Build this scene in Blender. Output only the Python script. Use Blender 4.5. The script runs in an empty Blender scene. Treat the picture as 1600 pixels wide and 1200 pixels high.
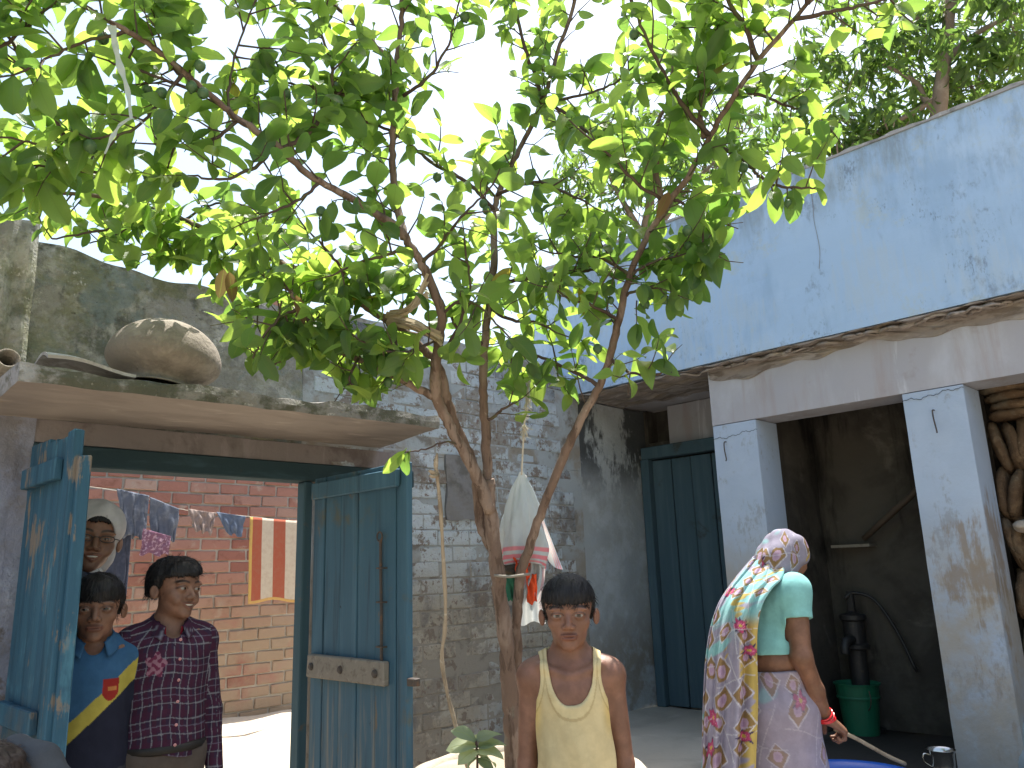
import bpy, math, random
import numpy as np
from mathutils import Matrix, Vector
from math import sin, cos, pi, radians, sqrt, atan2

random.seed(7)
rng = np.random.default_rng(11)
scene = bpy.context.scene
COL = scene.collection

# ------------------------------------------------------------------ camera
EYE = np.array([0.0, 0.0, 1.35])
FPX = 1235.0                       # focal length in pixels of a 1600 px wide frame
_h, _p, _r = radians(45), radians(13.3), radians(1.9)
CF = np.array([cos(_p)*cos(_h), cos(_p)*sin(_h), sin(_p)])
_r0 = np.array([sin(_h), -cos(_h), 0.0])
_u0 = np.cross(_r0, CF)
CR = _r0*cos(_r) - _u0*sin(_r)
CU = _r0*sin(_r) + _u0*cos(_r)
cam = bpy.data.cameras.new('camera')
cam.sensor_width = 36.0
cam.lens = 36.0*FPX/1600.0
cam.clip_start = 0.02
cam.clip_end = 500
camo = bpy.data.objects.new('camera', cam)
COL.objects.link(camo)
camo.matrix_world = Matrix(((CR[0], CU[0], -CF[0], EYE[0]), (CR[1], CU[1], -CF[1], EYE[1]),
                            (CR[2], CU[2], -CF[2], EYE[2]), (0, 0, 0, 1)))
scene.camera = camo

# ------------------------------------------------------------------ sky and sun
SUN_EL, SUN_AZ = radians(72), radians(16)      # azimuth measured from +X towards +Y
world = bpy.data.worlds.new('World')
scene.world = world
world.use_nodes = True
wn = world.node_tree
bg = wn.nodes['Background']
sky = wn.nodes.new('ShaderNodeTexSky')
sky.sky_type = 'NISHITA'
sky.sun_disc = False
sky.sun_elevation = SUN_EL
sky.sun_rotation = radians(90) - SUN_AZ        # sky rotation runs clockwise from +Y
sky.air_density = 1.6
sky.dust_density = 3.5
sky.ozone_density = 0.6
wn.links.new(sky.outputs[0], bg.inputs[0])
bg.inputs[1].default_value = 0.128
sun = bpy.data.lights.new('sun', 'SUN')
sun.energy = 5.0
sun.angle = radians(0.53)
sun.color = (1.0, 0.955, 0.87)
suno = bpy.data.objects.new('sun', sun)
COL.objects.link(suno)
_sd = Vector((cos(SUN_EL)*cos(SUN_AZ), cos(SUN_EL)*sin(SUN_AZ), sin(SUN_EL)))
suno.rotation_euler = _sd.to_track_quat('Z', 'Y').to_euler()
suno.location = (6, 3, 12)

vs = scene.view_settings
vs.view_transform = 'Standard'
vs.look = 'None'
vs.gamma = 1.0
vs.use_curve_mapping = False
vs.exposure = 1.2
scene.cycles.max_bounces = 10
scene.cycles.diffuse_bounces = 6
scene.cycles.transparent_max_bounces = 8
scene.cycles.use_denoising = True

# ------------------------------------------------------------------ helpers
def px(x, y, d):
    """world point seen at photo pixel x, y and d metres in front of the lens"""
    return EYE + (CF + CR*(x-800)/FPX - CU*(y-600)/FPX)*d

def lin(r, g, b):
    f = lambda c: (c/12.92 if c <= .04045 else ((c+.055)/1.055)**2.4)
    return (f(r/255), f(g/255), f(b/255))

class NT:
    """a principled material and short-hands for its nodes"""
    def __init__(s, name, rough=.85, spec=.25, color=(.5, .5, .5), metal=0.0):
        s.m = bpy.data.materials.new(name)
        s.m.use_nodes = True
        s.t = s.m.node_tree
        s.b = s.t.nodes['Principled BSDF']
        s.out = s.t.nodes['Material Output']
        s.b.inputs['Roughness'].default_value = rough
        s.b.inputs['Specular IOR Level'].default_value = spec
        s.b.inputs['Metallic'].default_value = metal
        s.b.inputs['Base Color'].default_value = (*color, 1)
        s._pos = None
    def n(s, typ, **kw):
        x = s.t.nodes.new(typ)
        for k, v in kw.items():
            setattr(x, k, v)
        return x
    def put(s, sock, v):
        if hasattr(v, 'is_linked') or isinstance(v, bpy.types.NodeSocket):
            s.t.links.new(v, sock)
        elif isinstance(v, (tuple, list)) and len(v) == 3 and sock.type == 'RGBA':
            sock.default_value = (*v, 1)
        else:
            sock.default_value = v
    def pos(s):
        if s._pos is None:
            s._pos = s.n('ShaderNodeNewGeometry').outputs['Position']
        return s._pos
    def obj(s):
        return s.n('ShaderNodeTexCoord').outputs['Object']
    def uv(s):
        return s.n('ShaderNodeTexCoord').outputs['UV']
    def scale(s, vec, sc):
        x = s.n('ShaderNodeMapping')
        s.put(x.inputs['Vector'], vec)
        x.inputs['Scale'].default_value = sc if isinstance(sc, tuple) else (sc, sc, sc)
        return x.outputs[0]
    def noise(s, vec, scale=1.0, detail=5, rough=.6, dist=0.0):
        x = s.n('ShaderNodeTexNoise')
        if isinstance(scale, tuple):
            vec, scale = s.scale(vec, scale), 1.0
        s.put(x.inputs['Vector'], vec)
        x.inputs['Scale'].default_value = scale
        x.inputs['Detail'].default_value = detail
        x.inputs['Roughness'].default_value = rough
        x.inputs['Distortion'].default_value = dist
        return x.outputs[0]
    def vor(s, vec, scale=1.0, feature='F1', out=0, rnd=1.0):
        x = s.n('ShaderNodeTexVoronoi', feature=feature)
        if isinstance(scale, tuple):
            vec, scale = s.scale(vec, scale), 1.0
        s.put(x.inputs['Vector'], vec)
        x.inputs['Scale'].default_value = scale
        x.inputs['Randomness'].default_value = rnd
        return x.outputs[out]
    def rng(s, v, a, b, c=0.0, d=1.0, smooth=True):
        x = s.n('ShaderNodeMapRange')
        if smooth:
            x.interpolation_type = 'SMOOTHSTEP'
        s.put(x.inputs[0], v)
        for i, q in enumerate((a, b, c, d)):
            x.inputs[i+1].default_value = q
        return x.outputs[0]
    def math(s, op, a, b=0.0, c=None):
        x = s.n('ShaderNodeMath', operation=op)
        s.put(x.inputs[0], a)
        s.put(x.inputs[1], b)
        if c is not None:
            s.put(x.inputs[2], c)
        return x.outputs[0]
    def mix(s, f, a, b, blend='MIX'):
        x = s.n('ShaderNodeMix', data_type='RGBA', blend_type=blend)
        s.put(x.inputs[0], f)
        s.put(x.inputs[6], a)
        s.put(x.inputs[7], b)
        return x.outputs[2]
    def sep(s, v):
        x = s.n('ShaderNodeSeparateXYZ')
        s.put(x.inputs[0], v)
        return x.outputs
    def attr(s, name):
        return s.n('ShaderNodeAttribute', attribute_name=name)
    def col(s, c):
        s.put(s.b.inputs['Base Color'], c)
    def bump(s, h, strength=.4, dist=.01):
        x = s.n('ShaderNodeBump')
        x.inputs['Strength'].default_value = strength
        x.inputs['Distance'].default_value = dist
        s.put(x.inputs['Height'], h)
        s.t.links.new(x.outputs[0], s.b.inputs['Normal'])

def aged(name, base, layers=(), rough=.9, bump=None, spec=.15, space='pos', var=None, metal=0.0):
    """base colour under noise-shaped layers (colour, scale, lo, hi, strength[, axis, a0, a1]); bump = [(scale, weight)], strength, distance"""
    q = NT(name, rough, spec, base, metal)
    v = q.pos() if space == 'pos' else q.obj()
    c = None
    if var:
        oi = q.n('ShaderNodeObjectInfo').outputs['Random']
        r = q.n('ShaderNodeValToRGB')
        e = r.color_ramp.elements
        e[0].color = (*var[0], 1)
        e[1].color = (*var[-1], 1)
        for i, cc in enumerate(var[1:-1]):
            k = e.new((i+1)/(len(var)-1))
            k.color = (*cc, 1)
        q.put(r.inputs[0], oi)
        c = r.outputs[0]
    else:
        c = base
    for i, L in enumerate(layers):
        sc = L[1]
        vv = q.n('ShaderNodeVectorMath', operation='ADD')
        q.put(vv.inputs[0], v)
        vv.inputs[1].default_value = (3.1*i+.7, 1.7*i, 5.3*i)
        if sc[0] == 'g' if isinstance(sc, tuple) else False:      # fine grime gathered in large patches
            f = q.noise(vv.outputs[0], sc[1], 5, .6, .3)
            f2 = q.noise(vv.outputs[0], sc[2], 7, .68, .2)
            f = q.rng(q.math('ADD', q.math('MULTIPLY', f, .6), q.math('MULTIPLY', f2, .4)), L[2], L[3], 0, L[4])
        else:
            f = q.noise(vv.outputs[0], sc, 7, .62, .3)
            f = q.rng(f, L[2], L[3], 0, L[4])
        if len(L) > 5:
            ax = q.sep(v)['xyz'.index(L[5])]
            f = q.math('MULTIPLY', f, q.rng(ax, L[6], L[7]))
        c = q.mix(f, c, L[0])
    q.col(c)
    if bump:
        h = None
        for sc, w in bump[0]:
            z = q.math('MULTIPLY', q.noise(v, sc, 6, .65), w)
            h = z if h is None else q.math('ADD', h, z)
        q.bump(h, bump[1], bump[2])
    return q.m

WL = {}                                   # world position of every object's origin
def _link(o, parent, at):
    COL.objects.link(o)
    at = np.array(at, float)
    WL[o.name] = at
    if parent is not None:
        o.parent = parent
        o.location = at - WL[parent.name]
    else:
        o.location = at
    return o

def thing(name, label, cat, at=(0, 0, 0), group=None):
    o = bpy.data.objects.new(name, None)
    o.empty_display_size = .1
    _link(o, None, at)
    return tag(o, label, cat, group)

def tag(o, label=None, cat=None, group=None, kind=None):
    for k, v in (('label', label), ('category', cat), ('group', group), ('kind', kind)):
        if v:
            o[k] = v
    return o

def mesh_np(name, V, F, mat=None, smooth=False):
    """mesh from a vertex array and a list or array of faces"""
    me = bpy.data.meshes.new(name)
    V = np.asarray(V, np.float32)
    if isinstance(F, np.ndarray):
        n, k = F.shape
        me.vertices.add(len(V))
        me.vertices.foreach_set('co', V.ravel())
        me.loops.add(n*k)
        me.loops.foreach_set('vertex_index', F.ravel().astype(np.int32))
        me.polygons.add(n)
        me.polygons.foreach_set('loop_start', np.arange(0, n*k, k, dtype=np.int32))
        me.update(calc_edges=True)
        me.validate()
    else:
        me.from_pydata([tuple(map(float, v)) for v in V], [], F)
        me.update()
    if mat:
        me.materials.append(mat)
    if smooth:
        me.polygons.foreach_set('use_smooth', np.ones(len(me.polygons), bool))
    return me

def mk(name, VF, mat, parent=None, at=None, smooth=False):
    """one object from world-space vertices and faces; its origin is put at `at` (the parent's origin by default)"""
    V, F = VF
    V = np.asarray(V, float)
    if at is None:
        at = WL[parent.name] if parent is not None else V.mean(0)*[1, 1, 0] + [0, 0, V[:, 2].min()]
    at = np.array(at, float)
    o = bpy.data.objects.new(name, mesh_np(name, V - at, F, mat, smooth))
    return _link(o, parent, at)

def inst(name, me, M, parent):
    """an object sharing mesh data, placed by a world matrix"""
    o = bpy.data.objects.new(name, me)
    COL.objects.link(o)
    o.parent = parent
    M = M.copy()
    M.translation = M.translation - Vector(WL[parent.name])
    o.matrix_local = M
    return o

def vcol(o, C, name='Col'):
    a = o.data.color_attributes.new(name, 'FLOAT_COLOR', 'POINT')
    C = np.concatenate([C, np.ones((len(C), 1))], 1).astype(np.float32)
    a.data.foreach_set('color', C.ravel())

def join(parts):
    V, F, n = [], [], 0
    for v, f in parts:
        V.append(np.asarray(v, float))
        F += [tuple(int(i)+n for i in q) for q in f]
        n += len(v)
    return np.concatenate(V), F

BOXF = [(0, 2, 3, 1), (4, 5, 7, 6), (0, 1, 5, 4), (2, 6, 7, 3), (0, 4, 6, 2), (1, 3, 7, 5)]
def box(x0, x1, y0, y1, z0, z1):
    return np.array([(x, y, z) for z in (z0, z1) for y in (y0, y1) for x in (x0, x1)], float), list(BOXF)

def cbox(lx, ly, lz, c=.006, jit=0.0, seed=0):
    """chamfered box about the origin, corners slightly uneven: 44 triangles"""
    r = random.Random(seed)
    V, idx = [], {}
    for sx in (-1, 1):
        for sy in (-1, 1):
            for sz in (-1, 1):
                j = [r.uniform(-jit, jit) for _ in range(3)]
                for a in range(3):
                    p = [sx*(lx/2-c)+j[0], sy*(ly/2-c)+j[1], sz*(lz/2-c)+j[2]]
                    p[a] += (sx, sy, sz)[a]*c
                    idx[sx, sy, sz, a] = len(V)
                    V.append(p)
    F = []
    S = (-1, 1)
    for a in range(3):
        b, d = (a+1) % 3, (a+2) % 3
        for s in S:
            q = []
            for (u, w) in ((-1, -1), (1, -1), (1, 1), (-1, 1)):
                k = [0, 0, 0]; k[a] = s; k[b] = u; k[d] = w
                q.append(idx[k[0], k[1], k[2], a])
            F.append(tuple(q if s > 0 else q[::-1]))
        for u in S:
            for w in S:
                k0 = [0, 0, 0]; k0[b] = u; k0[d] = w
                k1 = list(k0); k0[a] = -1; k1[a] = 1
                q = [idx[k0[0], k0[1], k0[2], b], idx[k1[0], k1[1], k1[2], b], idx[k1[0], k1[1], k1[2], d], idx[k0[0], k0[1], k0[2], d]]
                F.append(tuple(q if u*w < 0 else q[::-1]))
    for sx in S:
        for sy in S:
            for sz in S:
                q = [idx[sx, sy, sz, a] for a in range(3)]
                F.append(tuple(q if sx*sy*sz > 0 else q[::-1]))
    return np.array(V), F

def moved(VF, at, R=None):
    V, F = VF
    V = np.asarray(V, float)
    if R is not None:
        V = V @ np.asarray(R).T
    return V + np.asarray(at, float), F

def rotz(a):
    return np.array([[cos(a), -sin(a), 0], [sin(a), cos(a), 0], [0, 0, 1]])
def roty(a):
    return np.array([[cos(a), 0, sin(a)], [0, 1, 0], [-sin(a), 0, cos(a)]])
def rotx(a):
    return np.array([[1, 0, 0], [0, cos(a), -sin(a)], [0, sin(a), cos(a)]])

def spline(P, n):
    """Catmull-Rom through rows of P, n samples a span"""
    P = np.asarray(P, float)
    Q = np.vstack([2*P[0]-P[1], P, 2*P[-1]-P[-2]])
    out = []
    for i in range(1, len(Q)-2):
        for t in np.linspace(0, 1, n, endpoint=False):
            a, b, c, d = Q[i-1:i+3]
            out.append(.5*((2*b)+(c-a)*t+(2*a-5*b+4*c-d)*t*t+(3*b-a-3*c+d)*t**3))
    out.append(Q[-2])
    return np.array(out)

def tube(P, R, sides=8, rough=0.0, seed=0, cap=True):
    P = np.asarray(P, float)
    R = np.broadcast_to(np.asarray(R, float), (len(P),))
    T = np.gradient(P, axis=0)
    T /= np.linalg.norm(T, axis=1)[:, None] + 1e-12
    u = np.cross(T[0], [.3, .5, .81]); u /= np.linalg.norm(u)
    g = np.random.default_rng(seed)
    V = []
    for i in range(len(P)):
        u = u - T[i]*(u@T[i]); u /= np.linalg.norm(u)
        w = np.cross(T[i], u)
        a = np.arange(sides)*2*pi/sides
        r = R[i]*(1+rough*(g.random(sides)-.5))
        V.append(P[i] + r[:, None]*(np.cos(a)[:, None]*u + np.sin(a)[:, None]*w))
    V = np.concatenate(V)
    F = []
    for i in range(len(P)-1):
        for k in range(sides):
            F.append((i*sides+k, i*sides+(k+1) % sides, (i+1)*sides+(k+1) % sides, (i+1)*sides+k))
    if cap:
        F.append(tuple(range(sides))[::-1])
        F.append(tuple((len(P)-1)*sides+k for k in range(sides)))
    return V, F

def lathe(prof, at=(0, 0, 0), n=40, wob=0.0, seed=0):
    prof = np.asarray(prof, float)
    g = np.random.default_rng(seed)
    ph = g.random(3)*6
    V, F = [], []
    for r, z in prof:
        for k in range(n):
            a = 2*pi*k/n
            q = r*(1+wob*(sin(2*a+ph[0])+.6*sin(3*a+ph[1])))
            V.append((q*cos(a), q*sin(a), z))
    m = len(prof)
    for i in range(m-1):
        for k in range(n):
            F.append((i*n+k, i*n+(k+1) % n, (i+1)*n+(k+1) % n, (i+1)*n+k))
    return np.array(V)+np.asarray(at, float), F

def sheet(fn, nu, nv):
    """grid surface fn(u, v) -> point, u and v from 0 to 1"""
    V = [fn(i/nu, j/nv) for j in range(nv+1) for i in range(nu+1)]
    F = [(j*(nu+1)+i, j*(nu+1)+i+1, (j+1)*(nu+1)+i+1, (j+1)*(nu+1)+i) for j in range(nv) for i in range(nu)]
    return np.array(V, float), F

def thick(VF, t):
    """give an open sheet a thickness t along its normals"""
    V, F = VF
    V = np.asarray(V, float)
    N = np.zeros_like(V)
    for f in F:
        n = np.cross(V[f[1]]-V[f[0]], V[f[2]]-V[f[0]])
        for i in f:
            N[i] += n
    N /= np.linalg.norm(N, axis=1)[:, None]+1e-12
    n = len(V)
    W = np.vstack([V+N*t/2, V-N*t/2])
    G = list(F) + [tuple(i+n for i in f[::-1]) for f in F]
    cnt = {}
    for f in F:
        for a, b in zip(f, f[1:]+f[:1]):
            cnt[a, b] = 1
    for (a, b) in cnt:
        if (b, a) not in cnt:
            G.append((b, a, a+n, b+n))
    return W, G

def fbm(P, scale, seed=0, octaves=3):
    """cheap smooth pseudo-noise on points, about -1..1"""
    g = np.random.default_rng(seed)
    out = np.zeros(len(P))
    amp = 1.0
    for o in range(octaves):
        for _ in range(3):
            k = g.normal(size=3)*scale*(2**o)
            out += amp*np.sin(P@k + g.random()*6.28)/3
        amp *= .5
    return out

# ------------------------------------------------------------------ materials of the setting
M = {}
M['earth'] = aged('packed_earth', (.32, .27, .205), [((.30, .25, .18), 1.5, .45, .7, .7), ((.48, .43, .35), 4.0, .5, .75, .6), ((.22, .18, .13), 14.0, .58, .75, .5)],
                  bump=([(6.0, 1.0), (40.0, .4)], .5, .03))
M['alley'] = aged('alley_dust', (.50, .44, .36), [((.36, .30, .23), 2.2, .5, .7, .6), ((.28, .23, .18), 9.0, .6, .72, .6)],
                  bump=([(9.0, 1.0), (50.0, .3)], .5, .03))
M['limewash'] = aged('worn_limewash', (.42, .485, .54),
    [((.53, .585, .63), 2.2, .45, .65, .8),
     ((.35, .305, .24), 1.1, .30, .52, .93, 'z', 1.60, 1.08),
     ((.25, .225, .195), ('g', 2.2, 16.0), .50, .56, .85),
     ((.21, .17, .14), ('g', 5.0, 30.0), .53, .57, .9),
     ((.16, .155, .155), ('g', 1.6, (9.0, 9.0, 4.0)), .55, .62, .65),
     ((.45, .42, .36), ('g', 3.0, 22.0), .54, .59, .7, 'z', 1.7, 1.2),
     ((.18, .12, .10), 34.0, .60, .66, .8),
     ((.10, .105, .11), 3.0, .42, .62, .85, 'z', 2.2, 2.62)],
    bump=([(12.0, 1.2), (28.0, 1.0), (90.0, .4)], .8, .016))
M['mortar'] = aged('old_mortar', (.28, .255, .22), [((.36, .405, .44), 3.4, .36, .54, .9, 'z', 1.2, 1.6), ((.17, .15, .13), 9.0, .52, .65, .8), ((.10, .10, .105), 3.0, .42, .62, .85, 'z', 2.15, 2.6)],
                   bump=([(40.0, 1.0)], .6, .01))
M['mossy'] = aged('mossy_plaster', (.25, .245, .225),
    [((.40, .40, .37), ('g', 2.0, 14.0), .48, .58, .85),
     ((.11, .118, .095), ('g', (1.4, 1.4, 2.6), (14.0, 14.0, 9.0)), .49, .57, .92),
     ((.06, .066, .06), ('g', (1.8, 1.8, 2.2), 20.0), .47, .57, .92, 'z', 2.22, 2.55),
     ((.17, .21, .215), ('g', 3.0, 18.0), .52, .60, .75),
     ((.19, .19, .10), ('g', 2.4, 11.0), .52, .62, .6),
     ((.50, .49, .45), ('g', 4.0, 40.0), .56, .60, .85),
     ((.04, .04, .036), 26.0, .66, .71, .8)],
    bump=([(9.0, 1.2), (22.0, .8), (70.0, .5)], .9, .022))
M['jambwash'] = aged('faded_blue_wash', (.235, .25, .31), [((.19, .18, .185), ('g', 1.6, 9.0), .46, .56, .85), ((.30, .33, .40), ('g', 3.0, 18.0), .52, .60, .7), ((.12, .105, .095), ('g', 3.0, 20.0), .54, .60, .8)],
                     bump=([(14.0, 1.0), (40.0, .6)], .7, .014))
M['belt'] = aged('stained_lintel_plaster', (.22, .195, .19), [((.30, .27, .27), (9.0, 9.0, 2.0), .5, .66, .7), ((.12, .10, .095), 5.0, .52, .68, .8)],
                 bump=([(24.0, 1.0)], .5, .01))
M['soffit'] = aged('canopy_concrete', (.31, .27, .24), [((.23, .195, .175), (2.0, 7.0, 7.0), .45, .65, .7), ((.45, .40, .35), (3.0, 12.0, 9.0), .55, .7, .6), ((.42, .30, .16), 6.0, .66, .74, .5)],
                   bump=([((6.0, 30.0, 30.0), 1.0)], .4, .01))
M['canopyedge'] = aged('mossy_canopy_edge', (.24, .23, .215), [((.36, .36, .38), ('g', 3.0, 14.0), .46, .57, .85, 'x', 1.5, .7), ((.09, .092, .065), ('g', 2.6, (14.0, 14.0, 20.0)), .46, .55, .9), ((.48, .46, .43), 30.0, .63, .69, .8)],
                       bump=([(18.0, 1.0), (70.0, .5)], .9, .018))
M['bluewash'] = aged('pale_blue_limewash', (.355, .50, .71),
    [((.41, .55, .745), 1.3, .45, .65, .8),
     ((.27, .40, .59), ('g', 1.5, (9.0, 9.0, 1.8)), .46, .62, .7),
     ((.22, .29, .40), ('g', (1.6, 1.6, 1.2), (22.0, 22.0, 10.0)), .505, .66, .65),
     ((.15, .18, .24), ('g', 2.4, (40.0, 40.0, 22.0)), .545, .66, .6),
     ((.11, .13, .17), ('g', 3.0, (90.0, 90.0, 40.0)), .565, .64, .6),
     ((.42, .47, .45), ('g', 2.6, 16.0), .52, .62, .5),
     ((.40, .50, .62), ('g', 2.2, (30.0, 30.0, 3.0)), .52, .64, .6),
     ((.22, .27, .31), ('g', (1.2, 1.2, .8), (20.0, 20.0, 5.0)), .45, .60, .75, 'z', 3.05, 3.42)],
    bump=([((12.0, 12.0, 5.0), 1.0), (80.0, .25)], .3, .008))
M['rawbeam'] = aged('lilac_grey_plaster', (.37, .37, .41),
    [((.48, .50, .56), (2.0, 2.0, 1.0), .45, .65, .7),
     ((.34, .30, .30), (7.0, 7.0, .8), .50, .66, .65),
     ((.60, .62, .68), (8.0, 8.0, .9), .60, .68, .6),
     ((.28, .25, .24), 6.0, .58, .7, .5)], bump=([(16.0, 1.0)], .3, .008))
M['pillarwash'] = aged('pillar_limewash', (.355, .44, .575),
    [((.41, .495, .63), 2.0, .45, .65, .7),
     ((.37, .335, .285), ('g', 1.6, 9.0), .36, .58, .9, 'z', 1.66, 1.15),
     ((.36, .44, .56), ('g', 2.0, 14.0), .47, .58, .75, 'z', 1.0, .7),
     ((.25, .18, .11), ('g', 3.0, (26.0, 26.0, 6.0)), .535, .62, .7, 'z', 1.85, 1.55),
     ((.25, .25, .25), ('g', 3.0, (40.0, 40.0, 22.0)), .55, .63, .5),
     ((.32, .315, .30), ('g', 2.0, 12.0), .44, .58, .8, 'z', .9, .6)],
    bump=([(14.0, 1.0), (60.0, .3)], .35, .008))
M['peel'] = aged('brown_peeling_plaster', (.25, .22, .205), [((.36, .335, .325), (14.0, 3.0, 14.0), .5, .6, .8), ((.14, .115, .10), (20.0, 5.0, 20.0), .52, .62, .8), ((.33, .27, .17), 5.0, .5, .7, .5)],
                 bump=([((18.0, 5.0, 18.0), 1.0)], .8, .02))
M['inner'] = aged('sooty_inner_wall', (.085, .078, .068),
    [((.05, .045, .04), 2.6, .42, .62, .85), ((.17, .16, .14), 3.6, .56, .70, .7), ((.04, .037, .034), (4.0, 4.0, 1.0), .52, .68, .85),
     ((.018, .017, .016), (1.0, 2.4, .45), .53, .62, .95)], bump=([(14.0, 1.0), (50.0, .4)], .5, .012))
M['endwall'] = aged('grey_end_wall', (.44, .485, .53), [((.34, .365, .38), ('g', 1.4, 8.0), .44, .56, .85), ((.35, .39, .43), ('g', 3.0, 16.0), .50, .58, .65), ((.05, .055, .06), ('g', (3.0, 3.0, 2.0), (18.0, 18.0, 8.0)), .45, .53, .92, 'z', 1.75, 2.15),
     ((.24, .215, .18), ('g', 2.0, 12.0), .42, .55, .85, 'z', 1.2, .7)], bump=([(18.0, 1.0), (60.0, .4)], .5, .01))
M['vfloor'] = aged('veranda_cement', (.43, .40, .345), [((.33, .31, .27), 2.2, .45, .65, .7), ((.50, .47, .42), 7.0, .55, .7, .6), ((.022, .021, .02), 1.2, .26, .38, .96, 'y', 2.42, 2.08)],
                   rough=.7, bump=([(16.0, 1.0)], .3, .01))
M['door_blue'] = aged('worn_blue_door_paint', (.032, .092, .142),
    [((.045, .125, .18), (14.0, 14.0, .8), .45, .65, .8), ((.025, .066, .10), (20.0, 20.0, 1.2), .50, .66, .85), ((.20, .16, .12), ('g', 4.0, (40.0, 40.0, 6.0)), .545, .585, .9), ((.13, .125, .105), ('g', 2.0, 12.0), .45, .56, .8, 'z', 1.2, .6),
     ((.075, .20, .27), ('g', 3.0, (26.0, 26.0, 3.0)), .52, .60, .7)], rough=.7, bump=([((60.0, 60.0, 3.0), 1.0)], .6, .006), spec=.22)
M['door_dull'] = aged('dull_teal_door_paint', (.048, .112, .165),
    [((.066, .145, .205), (14.0, 14.0, .8), .45, .65, .8), ((.10, .10, .07), 4.0, .58, .7, .8), ((.035, .07, .10), (20.0, 20.0, 1.2), .52, .68, .8), ((.19, .19, .17), (20.0, 20.0, 1.5), .48, .66, .85, 'z', 1.05, .75),
     ((.16, .12, .07), (9.0, 9.0, 3.0), .64, .7, .8), ((.015, .015, .015), 8.0, .67, .72, .85)], rough=.7, bump=([((60.0, 60.0, 3.0), 1.0)], .5, .006), spec=.25)
M['frame'] = aged('dark_teal_frame', (.03, .055, .065), [((.05, .09, .11), (3.0, 16.0, 16.0), .5, .66, .8), ((.07, .055, .04), 9.0, .62, .7, .7)], rough=.75, bump=([(30.0, 1.0)], .4, .006))
M['jamb'] = aged('teal_jamb_paint', (.05, .095, .118), [((.075, .13, .155), (14.0, 14.0, 1.0), .5, .66, .8), ((.12, .10, .08), 8.0, .6, .7, .8)], rough=.75, bump=([((40.0, 40.0, 3.0), 1.0)], .4, .006))
M['greywood'] = aged('bare_grey_wood', (.23, .21, .18), [((.15, .13, .11), (5.0, 30.0, 30.0), .5, .66, .8), ((.30, .28, .25), (4.0, 40.0, 40.0), .55, .7, .6)], bump=([((8.0, 60.0, 60.0), 1.0)], .6, .006))
M['iron'] = aged('rusty_iron', (.06, .05, .045), [((.13, .07, .04), 30.0, .5, .66, .8)], rough=.65, spec=.4, bump=([(80.0, 1.0)], .3, .003))
M['brick'] = aged('red_brick', (.3, .1, .06), [((.40, .31, .25), 7.0, .56, .68, .75), ((.19, .085, .06), 11.0, .55, .7, .6), ((.34, .27, .19), 1.6, .34, .52, .85, 'z', 1.5, .8)],
                  var=[(.31, .14, .108), (.35, .18, .14), (.265, .115, .09), (.37, .215, .17), (.32, .155, .12), (.38, .26, .21)], bump=([(40.0, 1.0), (120.0, .4)], .6, .01))
M['cement'] = aged('brick_mortar', (.42, .385, .335), [((.34, .30, .25), 6.0, .5, .66, .7)], bump=([(40.0, 1.0)], .6, .012))

# ------------------------------------------------------------------ ground, alley, veranda floor
def panel(fn, nu, nv, N, t):
    """wall panel: fn(u, v) gives the (uneven) front surface, t metres thick behind it along -N"""
    V, F = sheet(fn, nu, nv)
    N = np.asarray(N, float)
    n = len(V)
    W = V.copy()
    ax = int(np.argmax(np.abs(N)))
    W[:, ax] = V[:, ax].mean() - N[ax]*t
    r = nu+1
    G = list(F)+[tuple(i+n for i in f[::-1]) for f in F]
    for i in range(nu):
        G += [(i+1, i, i+n, i+1+n), (nv*r+i, nv*r+i+1, nv*r+i+1+n, nv*r+i+n)]
    for j in range(nv):
        G += [(j*r, (j+1)*r, (j+1)*r+n, j*r+n), ((j+1)*r+nu, j*r+nu, j*r+nu+n, (j+1)*r+nu+n)]
    if np.dot(np.cross(V[F[0][1]]-V[F[0][0]], V[F[0][2]]-V[F[0][0]]), N) < 0:
        G = [f[::-1] for f in G]
    return np.vstack([V, W]), G

g = sheet(lambda u, v: ((u-.5)**3*1600 + (u-.5)*8+2, (v-.5)**3*1600 + (v-.5)*8+2, 0), 60, 60)
tag(mk('ground', g, M['earth'], at=(0, 0, 0), smooth=True), kind='structure')

def alley_fn(u, v):
    x, y = -3+u*11, 3.76+v*2.3
    z = .03 + .31*min(1, max(0, (y-3.9)/.9))**.8
    return x, y, z + .012*sin(x*5+y*3) + .01*sin(x*11-y*7)
tag(mk('alley_ground', sheet(alley_fn, 90, 30), M['alley'], at=(0, 3.76, 0), smooth=True), kind='structure')

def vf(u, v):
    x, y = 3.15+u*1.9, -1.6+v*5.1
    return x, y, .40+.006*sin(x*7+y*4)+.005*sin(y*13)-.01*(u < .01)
tag(mk('veranda_floor', panel(vf, 30, 70, (0, 0, 1), .42), M['vfloor'], at=(3.15, 0, 0)), kind='structure')

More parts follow.
